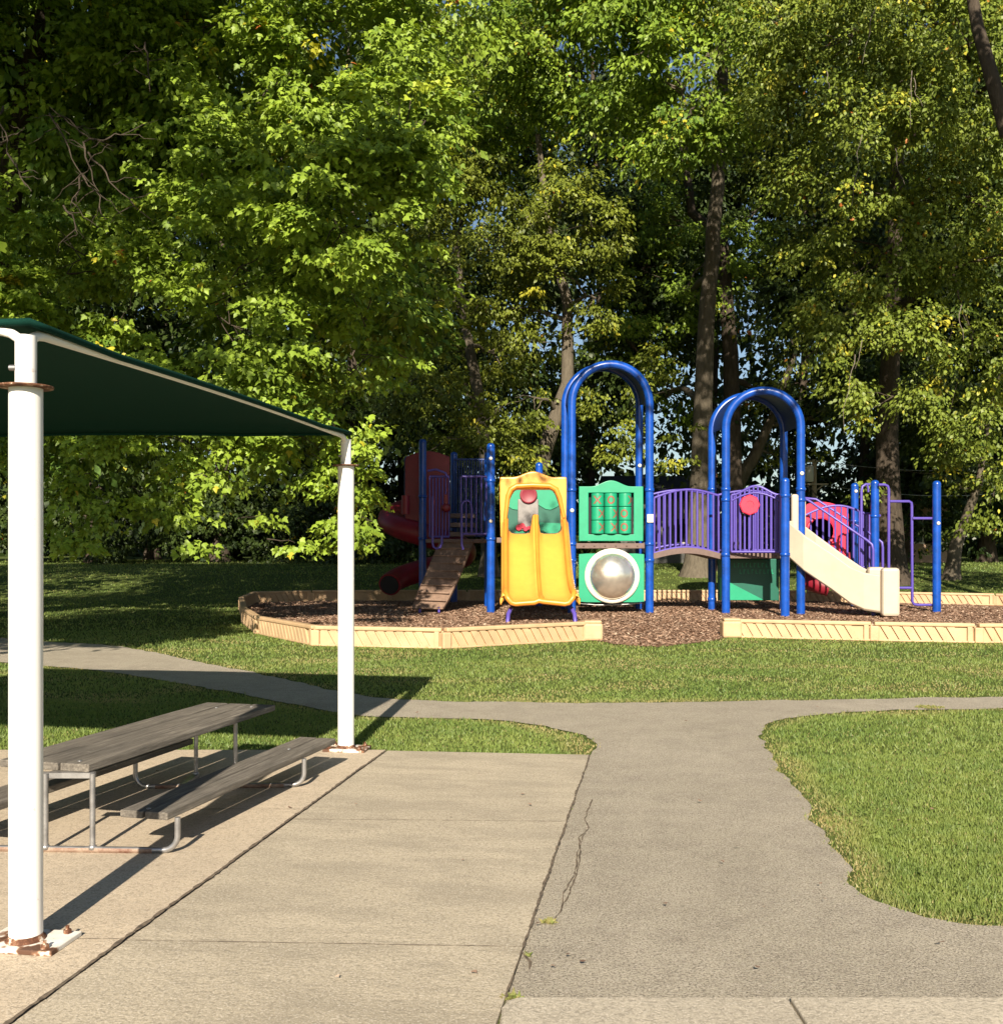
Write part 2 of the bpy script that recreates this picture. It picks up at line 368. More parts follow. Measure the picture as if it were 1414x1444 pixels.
# cracks in the asphalt
def ribbon(pts, wd, z, name, m, seed=0, wvar=.6, jg=.02):
    pts = jag(pts, jg, .03, seed); mbb = MB(); vs = []
    for k, p in enumerate(pts):
        a = Vector(pts[max(k-1, 0)]); b = Vector(pts[min(k+1, len(pts)-1)]); t = (b-a).normalized(); nrm = Vector((-t.y, t.x))
        ww = wd*(1+wvar*random.uniform(-1, 1))*(.3 if k in (0, len(pts)-1) else 1); vs += [(p[0]+nrm.x*ww, p[1]+nrm.y*ww, z), (p[0]-nrm.x*ww, p[1]-nrm.y*ww, z)]
    mbb.add(vs, [(2*k, 2*k+1, 2*k+3, 2*k+2) for k in range(len(pts)-1)]); o = mbb.build(name, m); return tag(o, kind='structure')
tag(ribbon(GP([(834,1130),(826,1160),(830,1172),(818,1185),(822,1200),(812,1225),(806,1260),(790,1290),(780,1302)]), .0035, .0125, 'asphalt_crack', M_SOIL, 3), 'long jagged crack in the asphalt beside the walkway')
tag(ribbon(GP([(735,1345),(740,1352),(748,1360),(746,1372)]), .004, .0125, 'asphalt_crack', M_SOIL, 7), 'short branching crack near the kerb')
tag(ribbon([r0, on(r0, r1, 7), on(r0, r1, 5), (G(713,1415)[0], KY)], .0048, .0225, 'path_joint', M_SOIL, 2, .8, .008), 'dark soil line where walkway meets asphalt')
tag(ribbon([(e0[0], e0[1]), on(e0, e1, 6.5), on(e0, e1, 5), on(e0, e1, 3.3)], .0075, .0285, 'slab_joint_soil', M_SOIL, 12, .8, .007), 'dark crumbling soil line along the pavilion slab edge')

# ------------------------------------------------------------------ playground border and mulch
BH, BT = .33, .13
fl = [G(*p) for p in ((835,903),(628,915),(446,911),(364,894),(345,879))]
bk = [(-6.65, 26.6), (-7.1, 29.9), (-5.6, 30.8), (-3.3, 31.0), (-1.0, 31.0), (1.6, 31.0), (4.2, 31.0), (6.6, 31.0), (9.0, 30.7), (11.3, 29.7), (13.6, 28.6), (15.6, 26.6)]
fr = [G(*p) for p in ((1030,899),(1232,904),(1378,907))]+[(10.6, 17.5), (13.2, 18.3), (15.2, 20.6), (16.0, 23.6), (15.6, 26.6)]
mul = [(p[0], p[1]+.02) for p in fl]+bk+list(reversed(fr[:-1]))
gap = jag([fr[0], (G(1000,905)), G(930,913), G(870,910), fl[0]], .08, .1, 4)
mulpoly = [(p[0], p[1]) for p in fl]+bk+[p for p in reversed(fr[:-1])][:-1]+gap[:-1]
sheet('mulch_bed', mulpoly, .010, M_MULCH, label='brown wood chip mulch bed under the play structure')
def timber(a, b, label):
    a, b = Vector((*a, 0)), Vector((*b, 0)); L = (b-a).length; ang = math.atan2(b.y-a.y, b.x-a.x)
    m = MB()
    m.box((.03, -.018, 0), (L-.03, .018, BH-.05), bev=.005)                    # recessed web
    m.box((0, -BT/2, BH-.065), (L-.05, BT/2, BH), bev=.018)                 # top rail
    m.box((.05, -BT/2+.008, .0), (L-.05, BT/2-.008, .035), bev=.01)
    m.box((-.075, -BT/2-.006, 0), (.075, BT/2+.006, BH-.07), bev=.02)       # interlocking end blocks
    m.box((L-.17, -BT/2+.004, 0), (L-.09, BT/2-.004, BH-.055), bev=.012)
    n = max(4, int((L-.42)/.155)); st = (L-.42)/n
    for sgn in (-1, 1):
        for k in range(n):
            x = .10+st*k; y0 = sgn*.016; y1 = sgn*(BT/2-.012); zt, zb = BH-.07, .035
            w_ = st-.05; sl_ = .13
            p = [(x, y0, zt), (x+w_, y0, zt), (x+w_+sl_, y0, zb), (x+sl_, y0, zb), (x, y1, zt), (x+w_, y1, zt), (x+w_+sl_, y1, zb), (x+sl_, y1, zb)]
            m.add(p, [(0,1,2,3), (4,5,6,7), (1,5,6,2), (0,4,5,1), (3,2,6,7), (0,3,7,4)])
    o = m.build('border_timber', M_TAN); o.location = a+Vector((0, 0, .004)); o.rotation_euler = (0, 0, ang)
    return tag(o, label, 'playground border', 'tan plastic border timbers around the mulch')
fl_lab = ['tan border timber behind the white far canopy post, its right end open at the mulch gap below the yellow slide', 'tan border timber directly behind the far white canopy post',
          'short shaded tan border timber at the left front corner', 'narrow tan border timber turning back at the far left of the mulch bed']
fl_lab[0] = 'tan border timber in front of the yellow slide, ending at the mulch gap'
for k in range(4): timber(fl[k+1], fl[k], fl_lab[k])
fr_lab = ['tan border timber right of the mulch gap, in front of the second arch', 'tan border timber just in front of the foot of the beige slide', 'tan border timber at the right edge of the photo, front row']
for k in range(3): timber(fr[k], fr[k+1], fr_lab[k])
for k in range(3, len(fr)-1): timber(fr[k], fr[k+1], 'tan border timber beyond the right edge of the photo, '+['first', 'second', 'third', 'last'][k-3]+' of the side row')
timber(bk[0], fl[4], 'dark shaded tan border timber on the left side of the mulch bed')
pos = ['at the back left corner', 'back left, beside the first', 'behind the shaded stairs', 'behind the yellow slide', 'behind the bubble panel', 'seen under the purple bridge', 'behind the second arch', 'behind the beige slide foot', 'behind the single blue post', 'at the back right edge', 'beyond the right edge']
for k in range(len(bk)-1): timber(bk[k], bk[k+1], 'tan back row border timber '+pos[k])
# end caps at the gap
for p, lab in ((fl[0], 'tan end block closing the left border row at the mulch gap'), (fr[0], 'tan end block closing the right border row at the mulch gap')):
    m = MB(); m.box((-.17, -.16, 0), (.17, .16, BH-.03), bev=.04); m.box((-.15, -.14, BH-.035), (.15, .14, BH+.015), bev=.02)
    o = m.build('border_end_block', M_TAN); o.location = (p[0], p[1], .004); tag(o, lab, 'playground border', 'tan end blocks of the border')

def inpoly(P, poly):
    x, y = P[:, 0], P[:, 1]; c = np.zeros(len(P), bool); q = np.array(poly); a = q; b = np.roll(q, -1, 0)
    for (x0, y0), (x1, y1) in zip(a, b):
        if y0 == y1: continue
        m = ((y0 > y) != (y1 > y)) & (x < (x1-x0)*(y-y0)/(y1-y0)+x0); c ^= m
    return c
def dist(P, line):
    q = np.array(line); d = np.full(len(P), 9.)
    for a, b in zip(q[:-1], q[1:]):
        ab = b-a; t = np.clip(((P-a)@ab)/max(1e-9, ab@ab), 0, 1); d = np.minimum(d, np.linalg.norm(P-a-t[:, None]*ab, axis=1))
    return d
# mulch chips
N = 150000; P = np.stack([rng.uniform(-9, 13, N), rng.uniform(16.3, 31, N)], 1); P = P[rng.random(len(P)) < np.clip(1.6-(P[:, 1]-16)/14, .3, 1)]
P = P[inpoly(P, mulpoly)]; n = len(P)
ang = rng.uniform(0, 6.28, n); L = rng.uniform(.012, .036, n); wd = L*rng.uniform(.25, .6, n); ti = rng.normal(0, .35, n); z = rng.uniform(.012, .032, n)
u = np.stack([np.cos(ang), np.sin(ang), np.sin(ti)*.8], 1)*L[:, None]; v = np.stack([-np.sin(ang), np.cos(ang), rng.normal(0, .5, n)], 1)*wd[:, None]
c = np.stack([P[:, 0], P[:, 1], z], 1); V = np.stack([c-u-v*.6, c+u-v, c+u*.9+v, c-u+v*.7], 1).reshape(-1, 3)
o = npmesh('mulch_chips', V, np.arange(4*n).reshape(-1, 4), M_CHIP, attrs={'tint': np.repeat(rng.random(n), 4)}, quads=True); tag(o, 'loose brown wood chips covering the play area', 'wood chips', kind='stuff')

# ------------------------------------------------------------------ grass blades
def grass_pts(n, x0, x1, y0, y1):
    P = np.stack([rng.uniform(x0, x1, n), rng.uniform(y0, y1, n)], 1); return P
bands = [(3.9, 6.2, 1.2, 5.2, 11000, 1.0), (6.2, 8.0, -5.5, 6.5, 5600, 1.15), (8.0, 11, -8, 8, 2700, 1.45), (11, 15, -9, 9.5, 950, 1.9), (15, 20, -13, 12, 420, 2.6), (20, 34, -22, 20, 90, 3.6), (34, 56, -30, 26, 30, 6)]
slabpoly = [(-9, e0[1]), (e0[0], e0[1]), r0, (r1[0], r1[1]), (r1[0], 2), (-9, 2)]
VV, TT, DD, UU = [], [], [], []; off = 0
edges = [rl, pup, plow]
for (y0, y1, x0, x1, dens, sc) in bands:
    P = grass_pts(int((y1-y0)*(x1-x0)*dens), x0, x1, y0, y1)
    de = np.minimum.reduce([dist(P, e) for e in (rl_j, pup_j, plow_j)]) if y0 < 15 else np.full(len(P), 1.)
    bad = (inpoly(P, asph) & (de > .045*rng.random(len(P))**2)) | inpoly(P, slabpoly) | inpoly(P, mulpoly)
    P = P[~bad]
    if y0 > 20: P = P[(np.abs(P[:, 0]) > 9) | (P[:, 1] > 31.3) | (P[:, 1] < 17)]
    de = np.minimum.reduce([dist(P, e) for e in edges]); ds = dist(P, [(-9, e0[1]), e0, r0])
    P_ok = rng.random(len(P)) < np.clip(de*9+.25, 0, 1); P, de, ds = P[P_ok], de[P_ok], ds[P_ok]
    n = len(P)
    nz = np.array([mnoise.noise((p[0]*.9, p[1]*1.4, 0)) for p in P[::1]]) if n < 400000 else np.zeros(n)
    dry = np.clip(.75-de*3.2+nz*.9, 0, .85)*(rng.random(n) < .8)
    dry = np.maximum(dry, np.clip((nz+.0)*2.0, 0, .75)*((P[:, 1] > 10.6) & (P[:, 1] < 18))*(rng.random(n) < .6))
    dry = np.maximum(dry, (rng.random(n) < .06)*.7)
    h = (.014+.015*rng.random(n))*(1+.35*(sc-1))*(1-.35*(dry > .4)); h *= np.where(ds < .12, 1.25, 1)
    wdt = (.0024+.0018*rng.random(n))*sc*1.15
    az = rng.uniform(0, 6.28, n); ln = rng.uniform(.1, .9, n)*h; fa = rng.uniform(0, 6.28, n)
    b = np.stack([P[:, 0], P[:, 1], terr(P[:, 1])+0*az], 1); s_ = np.stack([np.cos(fa)*wdt, np.sin(fa)*wdt, 0*fa], 1)
    top = b+np.stack([np.cos(az)*ln, np.sin(az)*ln, h], 1)
    VV.append(np.stack([b-s_, b+s_, top], 1).reshape(-1, 3)); TT.append(np.arange(3*n).reshape(-1, 3)+off); off += 3*n
    DD.append(np.repeat(dry, 3)); UU.append(np.repeat(rng.random(n), 3))
o = npmesh('grass', np.concatenate(VV), np.concatenate(TT), M_BLADE, attrs={'dry': np.concatenate(DD), 'tint': np.concatenate(UU)})
tag(o, 'mown green grass with dry straw patches along the path edges', 'grass', kind='stuff')
# broad leaves mixed into the near edge of the right lawn
n = 9000; P = np.stack([rng.uniform(2, 5.5, n), rng.uniform(4.2, 6.4, n)], 1); P = P[~inpoly(P, asph)]; dd = dist(P, rl_j); P = P[rng.random(len(P)) < np.exp(-dd/.35)]; n = len(P)
Vl = np.array([(-.5, 0, 0), (0, -.4, .15), (.5, 0, 0), (0, .6, .1)]); az = rng.uniform(0, 6.28, n); s = rng.uniform(.009, .02, n); tl_ = rng.normal(0, .45, (n, 2))
u = np.stack([np.cos(az), np.sin(az), tl_[:, 0]], 1); v = np.stack([-np.sin(az), np.cos(az), tl_[:, 1]], 1); c = np.column_stack([P, rng.uniform(.012, .034, n)])
V = c[:, None]+(u[:, None]*Vl[None, :, 0:1]+v[:, None]*Vl[None, :, 1:2])*s[:, None, None]
o = npmesh('clover', V.reshape(-1, 3), np.arange(4*n).reshape(-1, 4), M_BLADE, attrs={'dry': np.zeros(4*n), 'tint': np.repeat(rng.random(n)*.6, 4)}, quads=True); tag(o, 'low broad leaved clover along the near edge of the right lawn', 'clover', kind='stuff')
for k in (1, 2):
    tag(ribbon([on(e0, e1, rows_y[k][0]), on(r0, r1, rows_y[k][1])], .0028, .0212, 'walkway_joint', M_JOINT, 20+k, .9, .004), 'faint worn joint across the concrete walkway')
    tag(ribbon([(-8, sy[k]), on(e0, e1, sy[k])], .0028, .0272, 'pavilion_joint', M_JOINT, 30+k, .9, .004), 'faint worn joint across the pavilion slab')
tag(ribbon(GP([(824,1178),(812,1205),(808,1238),(796,1262),(789,1292)]), .0028, .0125, 'asphalt_crack', M_SOIL, 15, .9), 'second finer crack beside the long asphalt crack')
# small weeds in the asphalt crack
def weed(px, py, r, n, name, label):
    c = G(px, py); az = rng.uniform(0, 6.28, n); rr = r*np.sqrt(rng.random(n)); b = np.stack([c[0]+rr*np.cos(az), c[1]+rr*np.sin(az)*.7, np.full(n, .012)], 1)
    t = b+np.stack([rng.normal(0, .013, n), rng.normal(0, .013, n), rng.uniform(.006, .02, n)], 1); s_ = np.stack([rng.normal(0, .006, n), rng.normal(0, .006, n), 0*az], 1)
    o = npmesh(name, np.stack([b-s_, b+s_, t], 1).reshape(-1, 3), np.arange(3*n).reshape(-1, 3), M_BLADE, attrs={'dry': np.repeat(rng.random(n)*.8, 3), 'tint': np.repeat(rng.random(n), 3)}); tag(o, label, 'weed')
weed(774, 1304, .03, 70, 'weed', 'small yellowed weed at the lower end of the asphalt crack')
weed(722, 1412, .03, 70, 'weed', 'low weed at the kerb corner beside the walkway')
weed(745, 1352, .01, 14, 'weed', 'tiny weed sprig in the short crack near the kerb')
weed(1310, 999, .14, 260, 'weed', 'clump of weeds on the right lawn edge by the path')

# ------------------------------------------------------------------ canopy over the picnic table
c1 = Vector((*G(37, 1340), 0)); c2 = Vector((*G(488, 1062), 0)); ud = (c2-c1).normalized(); vd = Vector((-ud.y, ud.x, 0)); WDT = 5.2
c4 = c1+vd*WDT; c3 = c2+vd*WDT
can = empty('shade_canopy', (c1+c3)/2, 'dark green fabric shade canopy on white steel posts over the picnic table', 'canopy')
ZC, ZT = 2.235, 2.46
for c in (c1, c2, c3, c4):
    m = MB(); m.tube([c+Vector((0, 0, .045)), c+Vector((0, 0, ZC))], .0635, 28); p = m.build('post', M_WPOST, can)
    m = MB(); m.tube([c+Vector((0, 0, ZC)), c+Vector((0, 0, ZT-.02))], .041, 20); m.build('upper_post', M_WPOST, can)
    m = MB(); m.lathe([(.062, 0), (.102, .002), (.104, .01), (.062, .014)], c+Vector((0, 0, ZC-.004)), 28); m.build('collar', M_RUST, can)
    m = MB(); Mt = Matrix.Translation(c) @ Matrix.Rotation(-R(8), 4, 'Z'); m.box((-.155, -.11, .026), (.175, .11, .046), Mt, bev=.004); pl = m.build('base_plate', M_PLATE, can)
    m = MB(); m.lathe([(.078, .0), (.076, .004), (.066, .010), (.0645, .022)], c+Vector((0, 0, .0455)), 28); 
    for sx in (-1, 1):
        for sy2 in (-1, 1):
            q = Mt @ Vector((sx*.12+.01, sy2*.08, .046)); m.lathe([(.017, 0), (.017, .014), (.008, .016), (.008, .03)], q, 6, smooth=False)
    m.build('anchor_bolts', M_RUST, can)
    m = MB(); m.tube([c+Vector((-.055, -.02, ZC+.075)), c+Vector((-.03, -.02, ZC+.075))], .012, 8); m.build('set_screw', M_GALV, can)
def edge_pts(a, b, rise=.0, drop=.11, n=24):    # pipe that leaves each post in an elbow, then runs almost straight
    out = []; L = (b-a).length
    for k in range(n+1):
        t = k/n; s = t*L; e = min(s, L-s); q = min(1, e/.14); zz = ZT-drop+drop*math.sqrt(max(0, 1-(1-q)**2)) + rise*math.sin(math.pi*t)
        out.append(a.lerp(b, t)+Vector((0, 0, zz)))
    return out
def edge_full(a, b, rise): # denser near the ends
    ts = [0, .005, .012, .02, .03]+[.03+.94*k/20 for k in range(1, 20)]+[.97, .98, .988, .995, 1]; out = []; L = (b-a).length
    for t in ts:
        e = min(t*L, L-t*L); q = min(1, e/.12); out.append(a.lerp(b, t)+Vector((0, 0, ZT-.09+.09*math.sqrt(max(0, 1-(1-q)**2))+rise*math.sin(math.pi*t))))
    return out
for a, b, rr in ((c1, c2, .02), (c4, c3, .02), (c1, c4, .07)):
    m = MB(); m.tube(edge_full(a, b, rr), .020, 12); m.build('beam', M_WPOST, can)
NU, NV = 36, 36; V = []; 
for i in range(NU+1):
    for j in range(NV+1):
        s, t = i/NU, j/NV; p = c1.lerp(c2, s).lerp(c4.lerp(c3, s), t)
        ex = .02*math.sin(math.pi*s)*(1-abs(2*t-1)**4*0) + .10*math.sin(math.pi*t)
        es = .02*math.sin(math.pi*s); et = .07*math.sin(math.pi*t)
        k = (4*s*(1-s))*(4*t*(1-t)); dome = .95*k**.95
        ctr = Vector(((c1+c3)/2)); out = (p-ctr); ov = 1+.012
        q = ctr+out*ov; edge_z = ZT+.032+es+et; sc2 = min(s, 1-s)*4 if min(s, 1-s) < .25 else 1
        V.append((q.x, q.y, edge_z+dome*.10-.030*max(0, 1-min(min(s, 1-s), min(t, 1-t))*14)+.028*(max(0, 1-min(s,1-s)*6)*max(0, 1-min(t,1-t)*6))))
# fabric skirt wraps down over the pipes
Vn = np.array(V).reshape(NU+1, NV+1, 3); T = []
for i in range(NU):
    for j in range(NV): a = i*(NV+1)+j; T.append((a, a+1, a+NV+2, a+NV+1))
o = npmesh('fabric', np.array(V), np.array(T), M_FAB, can, quads=True); o.data.polygons.foreach_set('use_smooth', [True]*len(T))
sd = o.modifiers.new('thick', 'SOLIDIFY'); sd.thickness = .006
hem = [Vector(V[i*(NV+1)]) for i in range(NU+1)]+[Vector(V[NU*(NV+1)+j]) for j in range(1, NV+1)]+[Vector(V[i*(NV+1)+NV]) for i in range(NU-1, -1, -1)]+[Vector(V[j]) for j in range(NV-1, 0, -1)]
m = MB(); m.tube(hem, .016, 8, closed=True); m.build('hem', M_FAB, can)

# ------------------------------------------------------------------ picnic table
ta0, ta1 = Vector((-2.13, 5.39, 0)), Vector((-1.61, 7.43, 0)); tu = (ta1-ta0).normalized(); tv = Vector((-tu.y, tu.x, 0))
tab = empty('picnic_table', ta0+tv*.28+tu, 'weathered grey wooden picnic table on a bent steel pipe frame', 'picnic table')
def plank(o, L, wd, z, th, name, n=1, gap=.008):
    m = MB()
    Mx = Matrix(((tu.x, tv.x, 0, o.x), (tu.y, tv.y, 0, o.y), (0, 0, 1, 0), (0, 0, 0, 1)))
    for k in range(n):
        b = wd/n; m.box((random.uniform(-.004, .008), k*b+gap/2, z-th), (L+random.uniform(-.006, .006), (k+1)*b-gap/2, z-random.uniform(0, .003)), Mx, bev=.005)
    return m.build(name, M_WOOD, tab)
LT = (ta1-ta0).length
plank(ta0, LT, .56, .475, .042, 'tabletop', 3, .016)
rb = Vector((-1.69, 5.28, 0)); plank(rb, LT+.02, .285, .252, .040, 'seat', 2, .012)
lb = Vector((-2.69, 5.28, 0)); plank(lb, LT+.02, .285, .252, .040, 'seat', 2, .012)
def frame(yr, xr, yl, xl, legs):
    pr, pl = Vector((xr, yr, 0)), Vector((xl, yl, 0)); d2 = (pl-pr).normalized(); up = Vector((0, 0, 1)); zr = .042; rr = .075
    pts = [pr+up*.212]
    for a in range(0, 91, 15): pts.append(pr+d2*(rr-rr*math.cos(R(a)))+up*(zr+rr-rr*math.sin(R(a))))
    for a in range(90, -1, -15): pts.append(pl-d2*(rr-rr*math.cos(R(a)))+up*(zr+rr-rr*math.sin(R(a))))
    pts.append(pl+up*.212)
    m = MB(); m.tube(pts, .0155, 12); m.build('bent_pipe', M_GALV, tab)
    m = MB(); m.tube([pr+d2*.13+up*(zr-.003), pl-d2*.13+up*(zr-.003)], .0175, 10); m.build('ground_rail', M_RUSTP, tab)
    for (x, y) in legs:
        m = MB(); m.tube([(x, y, zr), (x, y, .432)], .0145, 12); m.lathe([(.022, 0), (.02, .018), (.0145, .022)], (x, y, zr), 12); m.build('leg', M_GALV, tab)
frame(5.35, -1.665, 5.40, -2.78, [(-2.11, 5.37), (-2.355, 5.375)])
frame(6.83, -1.295, 6.78, -2.385, [(-1.82, 7.12), (-2.09, 7.12)])
for p in ((-2.235, 5.40), (-1.955, 7.12)):
    m = MB(); m.box((p[0]-.16, p[1]-.02, .405), (p[0]+.125, p[1]+.02, .4325)); m.build('brace', M_GALV, tab)
for (x, y, z) in [(-2.22+.22*i+.245*(q_*1.86), 5.48+1.86*q_, .475) for i in range(1) for q_ in (0, 1)]+[(-2.45, 5.5, .475), (-2.0, 7.3, .475), (-1.82, 5.37, .252), (-1.42, 6.95, .252)]:
    m = MB(); m.lathe([(.013, 0), (.012, .004), (.005, .007)], (x, y, z-.002), 10); m.build('bolt_head', M_GALV, tab)
for x in (-1.825, -2.09):
    m = MB(); m.box((x-.02, 6.80, .028), (x+.02, 7.14, .05)); m.build('foot_bar', M_GALV, tab)

# ------------------------------------------------------------------ play structure
play = empty('play_structure', (1.5, 26, 0), 'large play structure with blue posts and arches, yellow and beige slides and a purple bridge', 'playground')
def part(m, name, mt, parent=play, **k):
    return m.build(name, mt, parent, **k)
PR = .100
def post(px, top, base, r=PR, Y=None, cap=True, bolts=(), clamps=()):
    Y = Y or F*H0/(base-HZ); x = WX(px, Y); zt = WZ(top, Y)
    m = MB(); m.tube([(x, Y, 0), (x, Y, zt-.05)], r, 24, cap=False)
    m.lathe([(r, 0), (r*1.02, .01), (r*.97, .05), (r*.8, .085), (r*.45, .105), (.01, .11)], (x, Y, zt-.055), 24)
    o = part(m, 'post', M_BLUE)
    for bz in bolts:
        q = MB(); q.lathe([(.045, 0), (.042, .02), (.02, .03)], (x, Y-r, WZ(bz, Y)), 12, Matrix.Rotation(R(90), 3, 'X')); q.build('bolt_cap', M_WHITEPL, o)
    for cz in clamps:
        q = MB(); q.lathe([(r+.001, -.04), (r+.014, -.035), (r+.014, .035), (r+.001, .04)], (x, Y, WZ(cz, Y)), 24); q.build('clamp', M_BLUE, o)
    return o
post(596, 622, 0, Y=27.6, clamps=(700, 760)); post(692, 628, 0, Y=25.4, bolts=(647, 735), clamps=(678, 760)); post(688, 640, 0, Y=28.0)
post(1106.5, 677, 0, Y=23.9, bolts=(), clamps=(699, 782)); post(1204.5, 684, 0, Y=28.4, bolts=(693,), clamps=(735,)); post(1233, 680, 0, Y=25.8, clamps=(728,)); post(1320, 681, 0, Y=25.5, bolts=(738,))
post(640, 640, 0, Y=30.2); post(760, 655, 0, Y=28.2)
def archp(xl, xr, Yl, Yr, top, name='arch', bolts=(), clamps=()):
    x0, x1 = WX(xl, Yl), WX(xr, Yr); zt = WZ(top, (Yl+Yr)/2)-PR; r = (x1-x0)/2; zc = zt-r*1.02; pts = [(x0, Yl, 0), (x0, Yl, zc*.5), (x0, Yl, zc)]
    for k in range(1, 24):
        a = math.pi*(1-k/24); t = (1-math.cos(math.pi-a))/2 if False else (1+math.cos(a))/2
        pts.append(((x0+x1)/2+r*math.cos(a), Yl+(Yr-Yl)*t, zc+r*1.02*math.sin(a)))
    pts += [(x1, Yr, zc), (x1, Yr, zc*.5), (x1, Yr, 0)]
    m = MB(); m.tube(pts, PR, 22); o = part(m, name, M_BLUE)
    for (sx, bz) in bolts:
        xx, YY = (x0, Yl) if sx < 0 else (x1, Yr); q = MB(); q.lathe([(.05, 0), (.045, .02), (.02, .03)], (xx, YY-PR, WZ(bz, YY)), 12, Matrix.Rotation(R(90), 3, 'X')); q.build('bolt_cap', M_WHITEPL, o)
    for (sx, cz) in clamps:
        xx, YY = (x0, Yl) if sx < 0 else (x1, Yr); q = MB(); q.lathe([(PR+.001, -.045), (PR+.014, -.04), (PR+.014, .04), (PR+.001, .045)], (xx, YY, WZ(cz, YY)), 24); q.build('clamp', M_BLUE, o)
    return pts[2:-2], o
cl = tuple((s, z) for s in (-1, 1) for z in (691, 767, 790))
A1, oa = archp(806, 915.5, 25.2, 25.2, 508, bolts=((-1, 720),), clamps=cl)
m = MB(); q = W(916.5, 731, 25.08); m.box((q.x-.075, q.y-.02, q.z-.10), (q.x+.075, q.y+.01, q.z+.10), bev=.01); m.build('sticker', M_WHITEPL, oa)
A2, ob = archp(796.5, 901, 26.7, 26.7, 513, bolts=((1, 657),))
B1, oc = archp(1023, 1128.5, 25.1, 24.8, 545, bolts=((1, 668),), clamps=tuple((s, z) for s in (-1, 1) for z in (690, 705, 782)))
B2, od = archp(1003.5, 1104.5, 26.5, 26.5, 553, clamps=((-1, 690),(-1, 845)))
for P1, P2 in ((A1, A2), (B1, B2)):
    m = MB(); vs = []
    for a, b in zip(P1, P2): vs += [a, b]
    n = len(P1); vs2 = [(x, y, z+.03) for x, y, z in vs]
    m.add(vs+vs2, [(2*k, 2*k+1, 2*k+3, 2*k+2) for k in range(n-1)]+[(2*n+2*k, 2*n+2*k+2, 2*n+2*k+3, 2*n+2*k+1) for k in range(n-1)], True)
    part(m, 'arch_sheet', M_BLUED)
# decks
def deck(pxl, pxr, Y0, Y1, z, t=.13):
    m = MB(); m.box((WX(pxl, Y0), Y0, z-t), (WX(pxr, Y0), Y1, z), bev=.015)
    for k in range(6):
        x = WX(pxl, Y0)+(WX(pxr, Y0)-WX(pxl, Y0))*(k+.7)/6.4; m.lathe([(.022, 0), (.02, .015), (.008, .02)], (x, Y0, z-t/2), 8, Matrix.Rotation(R(90), 3, 'X'))
    return part(m, 'deck', M_DECK)
ZD = WZ(766, 25.1)
deck(812, 909, 25.1, 27.6, ZD); deck(700, 800, 25.4, 28.0, WZ(758, 25.4)); deck(1029, 1102, 25.0, 27.0, WZ(780, 25)); deck(600, 690, 26.6, 29.2, WZ(760, 26.6), .1)
# panels of the first arch
def bump_top(x0, x1, zs, zb, wf=.62):
    c = (x0+x1)/2; h = (x1-x0)/2*wf; pts = []
    for k in range(17):
        t = -1+2*k/16; pts.append((c+h*t, zs+(zb-zs)*(.5+.5*math.cos(math.pi*t))))
    return pts
Yp = 25.12
X0, X1, Z0, Z1, ZB = WX(816, Yp), WX(906.5, Yp), WZ(763, Yp), WZ(686, Yp), WZ(677.5, Yp)
wx0, wx1, wz0, wz1 = WX(829.5, Yp), WX(893, Yp), WZ(753.5, Yp), WZ(695, Yp)
top = list(reversed(bump_top(X0, X1, Z1, ZB)))
outer = [(X0, Z0), (X1, Z0), (X1, Z1)]+top+[(X0, Z1)]
inner = [(wx0, wz0), (wx1, wz0), (wx1, wz1)]+[(wx1+(wx0-wx1)*(k+.5)/len(top), wz1) for k in range(len(top))]+[(wx0, wz1)]
m = MB(); m.ring(outer, inner, (0, Yp-.04, 0), (1, 0, 0), (0, 0, 1), (0, .06, 0)); tp = part(m, 'game_panel', M_GREEN, bevel=.014)
m = MB(); m.box((wx0-.01, Yp+.16, wz0-.01), (wx1+.01, Yp+.18, wz1+.01)); m.build('backing', M_DARK, tp)
cr = .155; gx = [WX(842.5, Yp), WX(861, Yp), WX(881, Yp)]; hh = (wz1-wz0-.02)/3
marks = {(0, 0): ('X', -8), (1, 0): ('O', -3), (2, 0): ('X', 58), (0, 1): ('X', 38), (1, 1): ('X', 50), (2, 1): ('O', -14), (0, 2): ('X', 42), (1, 2): ('X', 30), (2, 2): ('O', -14)}
for i in range(3):
    for j in range(3):
        zc = wz1-.01-hh*(j+.5); m = MB(); m.lathe([(cr-.012, -hh/2+.005), (cr-.001, -hh/2+.012), (cr, -hh/2+.02), (cr, -hh/2+.05), (cr, 0), (cr, hh/2-.05), (cr, hh/2-.02), (cr-.001, hh/2-.012), (cr-.012, hh/2-.005)], (gx[i], Yp+.02, zc), 26); cy = m.build('game_cylinder', M_GREEN, tp)
        g_, th = marks[(i, j)]; m = MB(); sz = .10
        def wrap(u, v, r=cr+.003):
            a = R(th)+u/cr; return (gx[i]+r*math.sin(a), Yp+.02-r*math.cos(a), zc+v)
        if g_ == 'X':
            for sg in (-1, 1):
                vs = []
                for k in range(7):
                    t = -1+2*k/6
                    for ofs in (-.022, .022): vs.append(wrap(t*sz*.85+ofs, t*sz*sg))
                m.add(vs, [(2*k, 2*k+1, 2*k+3, 2*k+2) for k in range(6)])
        else:
            vs = []
            for k in range(20):
                a = 2*math.pi*k/20
                for rr in (sz*.62, sz*1.0): vs.append(wrap(rr*math.cos(a)*.9, rr*math.sin(a)))
            m.add(vs, [(2*k, 2*k+1, (2*k+3) % 40, (2*k+2) % 40) for k in range(20)])
        m.build('letter', M_MARK, cy)
for k in range(3):
    m = MB(); m.tube([(gx[k], Yp+.02, wz0-.02), (gx[k], Yp+.02, wz1+.02)], .02, 8); m.build('spindle', M_DARK, tp)
m = MB()
